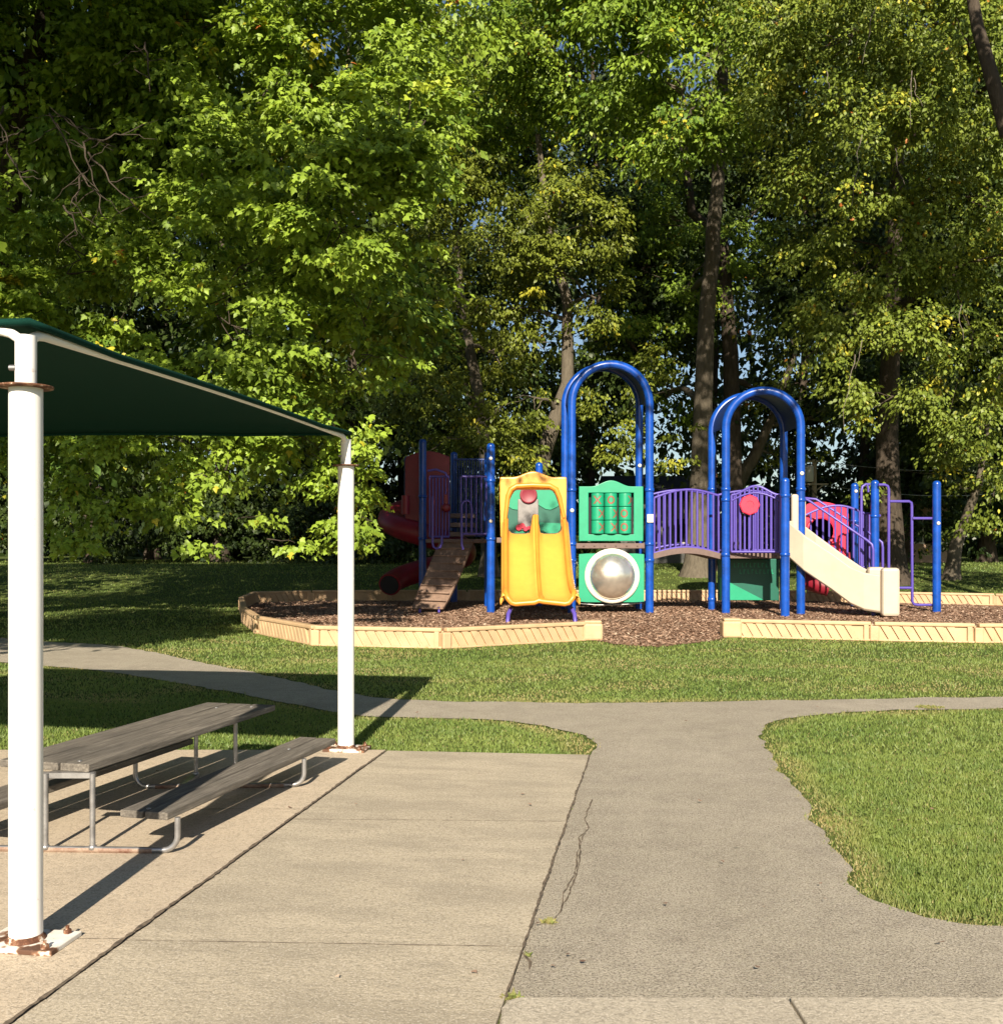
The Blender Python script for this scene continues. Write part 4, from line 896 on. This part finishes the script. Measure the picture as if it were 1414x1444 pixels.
# big maple on the left, trunk just outside the frame, crown hanging over the lawn
base = (-12.2, 23.5)
tA = empty('maple_tree', (*base, 0), 'big bright green maple hanging over the lawn at left, lowest leaves near the canopy', 'tree')
LA = [lob(*a) for a in ((300,40,20,1.7),(400,110,19,1.5),(470,30,20,1.8),(560,110,19,1.4),(600,30,21,1.6),(290,230,18.5,1.25),(380,270,18,1.3),(470,180,18.5,1.3),(575,185,17.5,1.0),(350,360,18,1.3),(440,350,18,1.1),(250,330,20,1.1),
     (520,270,18,1.0),(560,300,17,.75),(598,232,16.5,.6),(480,330,16.5,.9),(430,240,16,.9),(520,190,16.5,.85),(600,170,17,.7),(330,460,18,1.1),(420,440,18.5,1.1),(520,430,18,.85),(510,500,18.5,.8),(570,500,18,.6),(120,360,20,1.5),(40,330,21,1.5),(190,400,20,1.2),(60,440,20,1.2),(170,470,20,1.0),
     (250,540,19,1.2),(380,560,19,1.2),(470,590,19,1.0),(110,600,18.5,.75),(190,620,18,.7),(270,620,18.5,.8),(330,660,17.5,.75),(350,730,17.3,.5),(290,755,17.2,.35),(385,770,17,.36),(440,640,19,.8),(500,690,19.5,.8),(525,735,19.3,.55),
     (100,740,17.5,.38),(130,680,18,.45),(170,715,17.6,.3),(225,690,18.3,.5),(0,600,19,.9),(-40,480,20,1.6),(480,760,20,.3),(60,70,22,1.6),(150,130,22,1.4),(90,200,23,1.5),(190,30,21,1.5),(10,150,23,1.6),(205,215,22,1.1),(-60,60,22,1.8))]
LA_hi = [((-7.5,17,13.8),2.6,.8),((-5,18,14.6),2.6,.8),((-9.8,19,15.5),3.2,.8),((-3.3,20,14.5),2.4,.8),((-6.5,21,17),3.4,.8),((-11,22,18.5),3.4,.8),((-8,24,19.5),3.6,.8),((-13.5,18.5,14),3.2,.8),((-15,22,13),3.5,.8),((-4,23,17.5),3,.8),((-12.5,24,12),2.6,.8),((-9,25.5,13.8),2.6,.8)]
cA, CA = crown(tA, M_LA, LA, .118, .38, 58, 'maple', yellow=.006, dens=1.55, fill=.25, thr=.09)
npv = len(LA_hi)
cA2, CA2 = crown(tA, M_LA, LA_hi, .30, .8, 34, 'quad', dens=1.3); cA2.name = 'upper_crown'
rs3 = random.Random(8)
def inner(px0, px1, py0, py1, Y0, Y1, n, r0_, r1_):
    out = []
    for _ in range(n):
        Yq = rs3.uniform(Y0, Y1); out.append(lob(rs3.uniform(px0, px1), rs3.uniform(py0, py1), Yq, rs3.uniform(r0_, r1_)))
    return out
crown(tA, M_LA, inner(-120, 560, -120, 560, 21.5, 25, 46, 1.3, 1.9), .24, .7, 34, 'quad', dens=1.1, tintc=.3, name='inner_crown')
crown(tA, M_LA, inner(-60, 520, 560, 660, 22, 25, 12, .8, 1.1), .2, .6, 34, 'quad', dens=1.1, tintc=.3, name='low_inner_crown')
grow(tA, [(base[0], base[1], 0), (-11.9, 23.2, 3.4), (-11.2, 23, 7), (-10.4, 22.6, 11), (-9.2, 22.4, 16)], .52, LA+LA_hi, CA, M_BARKD, .085, 18, .010)
# dead bare twigs at the upper left
for k, (a, b) in enumerate((((70,160),(115,245)),((115,245),(100,290)),((115,245),(150,310)),((120,200),(180,190)),((118,200),(140,270)),((5,150),(10,215)),((10,215),(45,270)),((0,205),(35,180)),((120,190),(70,150)),((205,60),(212,130)),((90,290),(110,330)),((125,215),(190,290)))):
    m = MB(); s_ = wob(W(*a, 16.5), W(*b, 16.2), 7, .16, k*1.3); m.tube(s_, [.018-.0016*i for i in range(8)], 6)
    for _ in range(4):
        i = random.randint(1, 7); p = s_[i]; e = p+Vector((random.uniform(-.6, .6), random.uniform(-.3, .3), random.uniform(-.5, .35))); m.tube(wob(p, e, 5, .22, k+_), [.009, .008, .007, .006, .005, .003], 5, cap=False)
    m.build('dead_twig', M_BARKD, tA)

# centre tree with two tall stems behind the bridge
zb = float(terr(38)); tM = empty('shade_tree', (WX(980, 38), 38, zb), 'tall bright green tree with a thick lit trunk behind the purple bridge', 'tree')
LM = [lob(*a) for a in ((740,40,33,2.2),(820,20,33,2.2),(800,110,34,1.6),(900,60,31,2.0),(960,120,30.5,1.8),(1010,70,31,1.7),(870,150,33,1.4),(990,185,31,1.3),(925,200,32,1.0),(690,110,35,2),(930,-60,32,3),(1040,-40,34,3),(820,-90,34,3.2),
      (1010,350,41,1.6),(930,300,42,1.6),(960,420,41,1.5),(880,470,42,1.6),(1060,300,43,1.4),(940,560,42,1.3),(700,200,38,1.6),(905,380,43,1.4))]
c_, CM = crown(tM, M_LM, LM, .18, .55, 44, 'oval', thr=-.05, yellow=.01, dens=1.9, fill=.35)
p = lambda px, py, Y: tuple(W(px, py, Y))
grow(tM, [(WX(982, 38), 38, zb-.1), p(985, 740, 38), p(990, 600, 38), p(997, 430, 38), p(1012, 260, 37.5), p(1020, 60, 37), p(1010, -120, 36)], .46, LM, CM, M_BARK, .22, 14, .03, .3)
tM2 = empty('shade_tree', (WX(1042, 41), 41, float(terr(41))), 'darker second stem standing right behind the thick lit trunk', 'tree')
LM2 = [lob(*a) for a in ((1050,200,44,2.2),(1090,120,44,2.4),(1000,140,44,2.2),(1090,560,43,1.0),(1150,300,44,2.0),(1060,60,45,2.6))]
c_, CC = crown(tM2, M_LB, LM2, .24, .8, 40, 'quad', dens=1.5)
grow(tM2, [(WX(1030, 41), 41, float(terr(41))-.1), p(1034, 700, 41), p(1030, 500, 41), p(1018, 340, 41), p(975, 300, 41), p(960, 180, 41)], .42, LM2, CC, M_BARKD, .22, 10, .03, .35)
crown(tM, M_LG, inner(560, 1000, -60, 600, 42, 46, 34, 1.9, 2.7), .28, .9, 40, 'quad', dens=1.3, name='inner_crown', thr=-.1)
# leaning tree inside the second arch
tL = empty('leaning_tree', (WX(1036, 44), 44, float(terr(44))), 'slim tree leaning right, seen through the second blue arch', 'tree')
LL = [lob(*a) for a in ((1110,470,44,1.3),(1180,600,43,1.2),(1150,700,44,.9),(1090,640,45,.9),(1210,530,44,1.5))]
c_, CC = crown(tL, M_LB, LL, .2, .7, 34, 'quad', dens=1.2)
grow(tL, [(WX(1020, 44), 44, float(terr(44))-.1), p(1035, 690, 44), p(1065, 640, 44), p(1088, 590, 44), p(1120, 500, 44)], .38, LL, CC, M_BARK, .15, 10, .03, .5)
# small-leaved olive tree between the maple and the first arch
tB = empty('olive_green_tree', (WX(700, 36), 36, float(terr(36))), 'small leaved olive green tree behind the left arch and yellow slide', 'tree')
LB = [lob(*a) for a in ((790,275,32,1.2),(740,310,32,1.2),(840,320,32,1.1),(690,360,32.5,1.3),(780,370,33,1.3),(640,420,33,1.2),(720,440,34,1.2),(840,420,34,1.0),(600,340,34,1.2),(620,560,33,1.1),(560,540,34,1.3),(690,590,33,1.1),(750,560,34,.9),(640,640,33,.8),(730,640,33.5,.8),(600,250,36,1.6),(860,560,35,1.1),(870,620,35,.9),(960,620,36,.9),(950,500,36,.9),(700,680,35,.6),(650,250,36,1.5),(620,160,37,1.8),(700,60,38,2.4),(560,470,36,1.4))]
c_, CB = crown(tB, M_LB, LB, .14, .45, 50, 'oval', yellow=.012, dens=1.7, thr=-.05)
grow(tB, [(WX(735, 36), 36, float(terr(36))-.1), p(750, 700, 36), p(778, 605, 35), p(800, 540, 35), p(800, 430, 35), p(770, 300, 35), p(758, 190, 35)], .34, LB[:14], CB, M_BARK, .15, 14, .022, .4)
tB2 = empty('olive_green_tree', (WX(676, 38), 38, float(terr(38))), 'crooked grey trunk showing in the leaves left of the big blue arch', 'tree')
LB2 = [lob(*a) for a in ((700,500,39,1.3),(640,500,40,1.5),(600,620,40,1.2),(760,480,40,1.2),(560,380,40,2.0),(680,620,39,1.0))]
c_, CC = crown(tB2, M_LB, LB2, .2, .6, 40, 'quad', dens=1.2)
grow(tB2, [(WX(690, 38), 38, float(terr(38))-.1), p(686, 650, 38), p(675, 560, 37.5), p(658, 470, 37.5), p(652, 430, 37.5), p(640, 300, 37.5)], .30, LB2, CC, M_BARK, .15, 12, .025, .4)
# right tree with yellowing leaves
tR = empty('yellowing_tree', (WX(1262, 36), 36, float(terr(36))), 'broad tree at right with drooping yellowing leaves and a dark trunk', 'tree')
LR = [lob(*a) for a in ((1090,30,29,1.7),(1180,60,28,1.7),(1280,20,28,1.8),(1370,60,27,1.7),(1110,130,29,1.3),(1210,160,28,1.4),(1310,150,27.5,1.3),(1400,170,27.5,1.2),(1120,230,30,1.3),(1210,270,29,1.3),(1310,270,29,1.3),(1400,280,29,1.2),
     (1150,340,31,1.2),(1240,370,30,1.3),(1340,380,30,1.3),(1180,440,30,1.1),(1110,440,31,.8),(1270,470,29.5,1.1),(1370,490,30,1.2),(1150,500,30,.6),(1240,560,29,.8),(1200,530,29,.7),(1250,640,29,.55),(1310,560,30,.8),(1390,600,29,1.0),(1180,600,29,.28),(1215,680,29.5,.35),
     (1330,640,30.5,.6),(1400,700,29,.8),(1370,740,29.5,.35),(1150,575,27,.2),(1250,-80,30,3.2),(1100,-90,31,3.2),(1380,-60,29,3.2),(1480,100,29,3),(1480,350,30,2.6),(1500,600,30,2.4))]
c_, CR = crown(tR, M_LR, LR, .14, .46, 52, 'oval', yellow=.045, dens=1.7, droop=.9, thr=-.04)
grow(tR, [(WX(1256, 36), 36, float(terr(36))-.1), p(1254, 740, 36), p(1250, 620, 36), p(1256, 480, 35), p(1262, 300, 34), p(1270, 60, 33)], .52, LR, CR, M_BARKD, .2, 16, .016, .35)
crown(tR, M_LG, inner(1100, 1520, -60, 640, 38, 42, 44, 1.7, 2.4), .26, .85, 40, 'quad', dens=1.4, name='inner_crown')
m = MB(); m.tube([p(1420, 190, 24), p(1398, 110, 24), p(1378, 40, 24.3), p(1360, -60, 24.8)], [.17, .16, .14, .12], 12); m.build('limb', M_BARKD, tR)
for k, (a, b) in enumerate((((1215,190),(1200,290)),((1285,100),(1283,180)),((1288,110),(1300,150)),((1262,210),(1275,260)),((1165,100),(1168,125)),((1205,500),(1190,610)),((1215,480),(1205,520)),((1355,430),(1358,480)),((1235,10),(1215,90)))):
    m = MB(); m.tube(wob(W(*a, 26), W(*b, 25.7), 8, .14, k*2.3+9), [.012-.001*i for i in range(9)], 6); m.build('bare_twig', M_TWIG, tR)
tR2 = empty('leaning_tree', (WX(1338, 37), 37, float(terr(37))), 'small pale trunk leaning right behind the single blue post', 'tree')
LR2 = [lob(*a) for a in ((1400,560,37,1.1),(1400,660,36,.9),(1420,480,38,1.4),(1350,690,36.5,.5))]
c_, CC = crown(tR2, M_LB, LR2, .15, .5, 40, 'oval', dens=.9)
grow(tR2, [(WX(1340, 37), 37, float(terr(37))-.1), p(1347, 770, 37), p(1358, 740, 37), p(1380, 680, 36.8), p(1400, 560, 37)], .27, LR2, CC, M_BARK, .1, 10, .02, .5)
# wood behind: individual trees
bgs = [(-60,50),(40,56),(130,50),(215,58),(310,51),(400,57),(490,51),(575,58),(660,54),(745,60),(835,55),(1010,60),(1130,57),(1215,52),(1300,58),(1390,51),(1480,56)]
cols = ['at the far left edge','behind the near canopy post','behind the left lawn','above the canopy middle','behind the hanging maple leaves','left of the far canopy post','behind the far canopy post','behind the red hood','above the shaded stairs','behind the yellow slide','behind the first arch','between the two arches','behind the second arch','behind the crawl panel','behind the ladder loops','behind the single blue post','beyond the right edge']
for k, (px, Y) in enumerate(bgs):
    x = WX(px, Y); z0 = float(terr(Y)); t_ = empty('woodland_tree', (x, Y, z0), 'dark background tree '+cols[k], 'tree', 'dark trees of the wood behind the playground')
    Ls = []; hgt = random.uniform(24, 31)
    for q in range(9):
        h = 3.5+(hgt-3.5)*q/8+random.uniform(-1, 1)
        if 900 < px < 1230 and 5 < h < 13 and q % 2: continue
        if 600 < px < 900 and 9 < h < 15 and q % 2: continue
        Ls.append(((x+random.uniform(-2.2, 2.2), Y+random.uniform(-2, 2), z0+h), random.uniform(2.0, 3.1), .8))
    c_, CC = crown(t_, M_LG, Ls, .36, 1.0, 44, 'quad', dens=2.0, fill=.4)
    grow(t_, [(x, Y, z0-.1), (x+random.uniform(-.4, .4), Y, z0+6), (x+random.uniform(-.8, .8), Y, z0+14), (x, Y, z0+hgt-3)], random.uniform(.25, .4), Ls, CC, M_BARKD, .14, 3, .04, .2)
# unseen maple left of the view, crown shaped to shade lawn and big maple
tO = empty('maple_tree', (-13, 7.5, 0), 'tall unseen maple beside the canopy, crown shaped to throw shade', 'tree')
LO = [((-8.2,9.5,5.0),1.5,.7),((-10.5,9,5.5),1.9,.7),((-7.6,11.5,5.4),1.2,.7),((-9.6,11.5,5.0),1.6,.7),((-13,10,6),2.2,.7),((-8.3,13.2,4.6),1.0,.7),((-8.0,8.2,6.4),1.3,.7),((-9.5,10,16.5),2.6,.8),((-12,9,17.5),3.0,.8),((-9,12,18),2.6,.8),((-12.5,8,13.5),2.4,.8),((-14,10,10),2.4,.8),((-9.2,9,14.2),1.8,.8)]
rs2 = random.Random(3)
LO += [((-6.9,9,15.2),1.7,.8),((-7.2,10.5,17.2),2.0,.8),((-9.5,8,13),1.6,.8)]
for q in range(14):                                                 # unseen leaf clusters added above the frame to shade the big maple
    yy_ = rs2.uniform(6.5, 10.5); LO.append(((rs2.uniform(-9.5, -2.6), yy_, rs2.uniform(7.6, 13.2)+.4*(yy_-6.5)), rs2.uniform(.45, .85), .7))
for q in range(13): LO.append(((rs2.uniform(-5.2, -1.95), rs2.uniform(8.4, 9.6), rs2.uniform(10.2, 13.4)), rs2.uniform(.55, .8), .75))  # more added clusters, shading the left end of the play structure
for q in range(32): LO.append(((rs2.uniform(-10.5, -6.0), rs2.uniform(8.0, 10), rs2.uniform(4.9, 9)), rs2.uniform(.6, .9), .75))
c_, CC = crown(tO, M_LA, LO, .22, .55, 34, 'quad', dens=1.3)
grow(tO, [(-13,7.5,0),(-12.9,7.7,4),(-12.6,8,9),(-11.8,8.5,16)], .42, LO, CC, M_BARK, .14, 6, .02)
tQ = empty('maple_tree', (-19, 22, 0), 'dense unseen maple far outside the left edge, added for its shade', 'tree')  # unseen tree added to darken the far left lawn
LQ = [((rs2.uniform(-22.5, -15.6), rs2.uniform(20, 24), rs2.uniform(3.5, 17)), rs2.uniform(1.8, 2.4), .8) for _ in range(24)]
c_, CC = crown(tQ, M_LA, LQ, .3, .9, 34, 'quad', dens=1.5)
grow(tQ, [(-19,22,0),(-19,22,5),(-18.7,22,10),(-18.5,22,16)], .45, LQ, CC, M_BARK, .14, 4, .02)
tP = empty('maple_tree', (14.5, 15, 0), 'tall unseen maple beyond the right edge, added to shade the right trees', 'tree')  # unseen tree added so its high crown shades the right trees
LP = []
for q in range(17):
    yy_ = rs2.uniform(14, 20); LP.append(((rs2.uniform(3.5, 15.5), yy_, 13.6+.55*(yy_-14)+rs2.uniform(0, 3.6)), rs2.uniform(.8, 1.35), .7))
LP += [((1.9,12,13.1),.38,.7), ((-.1,12,10.5),.36,.7), ((5.4,12,12.4),.4,.7), ((2.3,12,12.4),.25,.7)]  # small clusters added to dapple the arch tops and slide hood
c_, CC = crown(tP, M_LR, LP, .24, .7, 36, 'quad', dens=1.3)
grow(tP, [(14.5,15,0),(14.3,15.2,5),(13.8,15.6,11),(12.5,16,17)], .42, LP, CC, M_BARK, .12, 6, .02, .45)
# far-off wood closing the view
n = 66000; x = rng.uniform(-75, 75, n); yy = rng.uniform(66, 80, n)+np.abs(x)*.05; zz = np.where(rng.random(n) < .25, 5*rng.random(n), 33*rng.random(n))+.6
kk = np.array([mnoise.noise((a_*.11, b_*.11, c_*.11)) for a_, b_, c_ in zip(x, yy, zz)]); ok = ((kk > -.28) | (zz < 9)) & (zz < 31+6*np.sin(x*.21)); x, yy, zz = x[ok], yy[ok], zz[ok]; n = len(x)
LV, LT2 = quad_leaf(); dv = norm(rng.normal(size=(n, 3))-np.array([0, 0, .6])); nr_ = norm(rng.normal(size=(n, 3))+np.array([0, -.6, .8])); sd_ = norm(np.cross(dv, nr_)); nr_ = np.cross(sd_, dv); s = rng.uniform(.5, 1.05, n)
V = np.stack([x, yy, zz], 1)[:, None]+(sd_[:, None]*LV[None, :, 0:1]+dv[:, None]*LV[None, :, 1:2]+nr_[:, None]*LV[None, :, 2:3])*s[:, None, None]
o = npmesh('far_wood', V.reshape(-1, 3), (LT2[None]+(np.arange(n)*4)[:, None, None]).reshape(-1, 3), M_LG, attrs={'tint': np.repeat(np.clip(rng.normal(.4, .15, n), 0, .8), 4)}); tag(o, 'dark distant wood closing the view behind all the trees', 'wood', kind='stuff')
# understorey shrubs along the wood edge
shr = ['beyond the left edge', 'at the left edge of the photo', 'directly right of the near canopy post', 'below the left hanging sprays', 'below the gap in the hanging leaves', 'above the left end of the border', 'behind the lowest hanging spray', 'behind the far canopy post', 'behind the red hood', 'behind the shaded stairs', 'behind the yellow slide', 'behind the tic tac toe panel', 'behind the left end of the bridge', 'behind the right end of the bridge', 'behind the round talk disc', 'behind the beige slide', 'behind the ladder loops', 'behind the single blue post', 'at the right edge of the photo', 'beyond the right edge']
for k in range(20):
    px = -80+k*82; Y = 47+random.uniform(-2, 3); x = WX(px, Y)
    if px > 840 and not 1250 < px < 1350: Y += 6; x = WX(px, Y)
    z0 = float(terr(Y)); s_ = empty('shrub', (x, Y, z0), 'dark leafy shrub at the wood edge, '+shr[k], 'shrub', 'dark shrubs along the wood edge')
    Ls = [((x+random.uniform(-1, 1), Y+random.uniform(-.6, .6), z0+random.uniform(.3, 3.0)), random.uniform(.9, 1.4), .8) for _ in range(4)]
    crown(s_, M_LG, Ls, .22, .5, 20, 'quad', dens=.7)

# ------------------------------------------------------------------ far houses and the utility pole
def house(px0, px1, Y, wall_top, ridge, label, mw, mr):
    z0 = float(terr(Y)); x0, x1 = WX(px0, Y), WX(px1, Y); zw, zr = WZ(wall_top, Y), WZ(ridge, Y); h = empty('house', ((x0+x1)/2, Y+3, z0), label, 'house')
    m = MB(); m.box((x0, Y, z0-.3), (x1, Y+7, zw)); m.build('wall', mw, h)
    m = MB(); m.add([(x0-.5, Y-.5, zw-.1), (x1+.5, Y-.5, zw-.1), (x1+.5, Y+7.5, zw-.1), (x0-.5, Y+7.5, zw-.1), (x0-.5, Y+3.5, zr), (x1+.5, Y+3.5, zr)], [(0,1,5,4), (2,3,4,5), (0,4,3), (1,2,5), (0,3,2,1)]); m.build('roof', mr, h)
    for t in (.3, .7):
        xx = x0+(x1-x0)*t; m = MB(); m.box((xx-.55, Y-.04, z0+1), (xx+.55, Y-.005, z0+2.1)); w_ = m.build('window', M_DARK, h)
        m = MB(); m.box((xx-.62, Y-.07, z0+.92), (xx+.62, Y-.041, z0+1)); m.box((xx-.03, Y-.07, z0+1), (xx+.03, Y-.041, z0+2.1)); m.build('window_frame', M_WHITEPL, w_)
house(872, 1010, 49, 700, 664, 'low dark roofed house glimpsed through the trees behind the purple bridge', mat('grey_siding', (.13, .13, .12), .8, var=.1), mat('dark_shingles', (.035, .038, .045), .9, var=.3, vscale=3))
house(1285, 1335, 50, 700, 684, 'tan brick house glimpsed behind the ladder loops at right', mat('tan_brick', (.42, .30, .21), .9, var=.2, vscale=8), mat('brown_shingles', (.09, .07, .055), .9, var=.3, vscale=3))
Yu = 45.5; up_ = empty('utility_pole', (WX(1148, Yu), Yu, float(terr(Yu))), 'wooden utility pole with a grey transformer right of the second arch', 'utility pole')
m = MB(); x = WX(1148, Yu); m.tube([(x, Yu, float(terr(Yu))-.1), (x-.02, Yu, WZ(648, Yu))], [.14, .10], 12); m.build('pole', mat('pole_wood', (.36, .29, .21), .9, var=.2), up_)
m = MB(); q = W(1138.5, 668, Yu-.1); m.lathe([(.2, -.36), (.24, -.33), (.24, .30), (.2, .36), (.05, .38)], q, 18); m.build('transformer', mat('transformer_grey', (.62, .62, .6), .5), up_)
m = MB(); m.box((WX(1135, Yu), Yu-.2, WZ(652, Yu)), (WX(1161, Yu), Yu-.1, WZ(650, Yu))); m.box((WX(1132, Yu), Yu-.2, WZ(684, Yu)), (WX(1166, Yu), Yu-.1, WZ(682, Yu))); m.tube([W(1150, 692, Yu-.1), W(1160, 684, Yu-.1)], .03, 6); m.build('crossarm', mat('crossarm_wood', (.42, .36, .28), .9), up_)
m = MB()
for py, e in ((650, 652), (683, 690)):
    a, b = W(1150, py, Yu), Vector((WX(900, 52), 52, WZ(e, 52))); m.tube([a.lerp(b, k/12)+Vector((0, 0, -.5*math.sin(math.pi*k/12))) for k in range(13)], .014, 5)
    b = Vector((WX(1500, 47), 47, WZ(e-6, 47))); m.tube([a.lerp(b, k/12)+Vector((0, 0, -.5*math.sin(math.pi*k/12))) for k in range(13)], .014, 5)
m.build('wires', M_GALV, up_)

# fallen leaves scattered on lawn and slabs
n = 170; P = np.stack([rng.uniform(-3, 6, n), rng.uniform(3.8, 17, n)], 1)
LV, LT_ = leaf_shape('maple'); az = rng.uniform(0, 6.28, n); s = rng.uniform(.012, .03, n)
u = np.stack([np.cos(az), np.sin(az), rng.normal(0, .2, n)], 1); v = np.stack([-np.sin(az), np.cos(az), rng.normal(0, .2, n)], 1)
c = np.column_stack([P, np.full(n, .034)]); V = c[:, None]+(u[:, None]*LV[None, :, 0:1]+v[:, None]*LV[None, :, 1:2])*s[:, None, None]
o = npmesh('leaf_litter', V.reshape(-1, 3), (LT_[None]+(np.arange(n)*len(LV))[:, None, None]).reshape(-1, 3), M_CHIP, attrs={'tint': np.repeat(rng.random(n), len(LV))}); tag(o, 'tiny dry leaf bits scattered on paths and grass', 'leaf litter', kind='stuff')
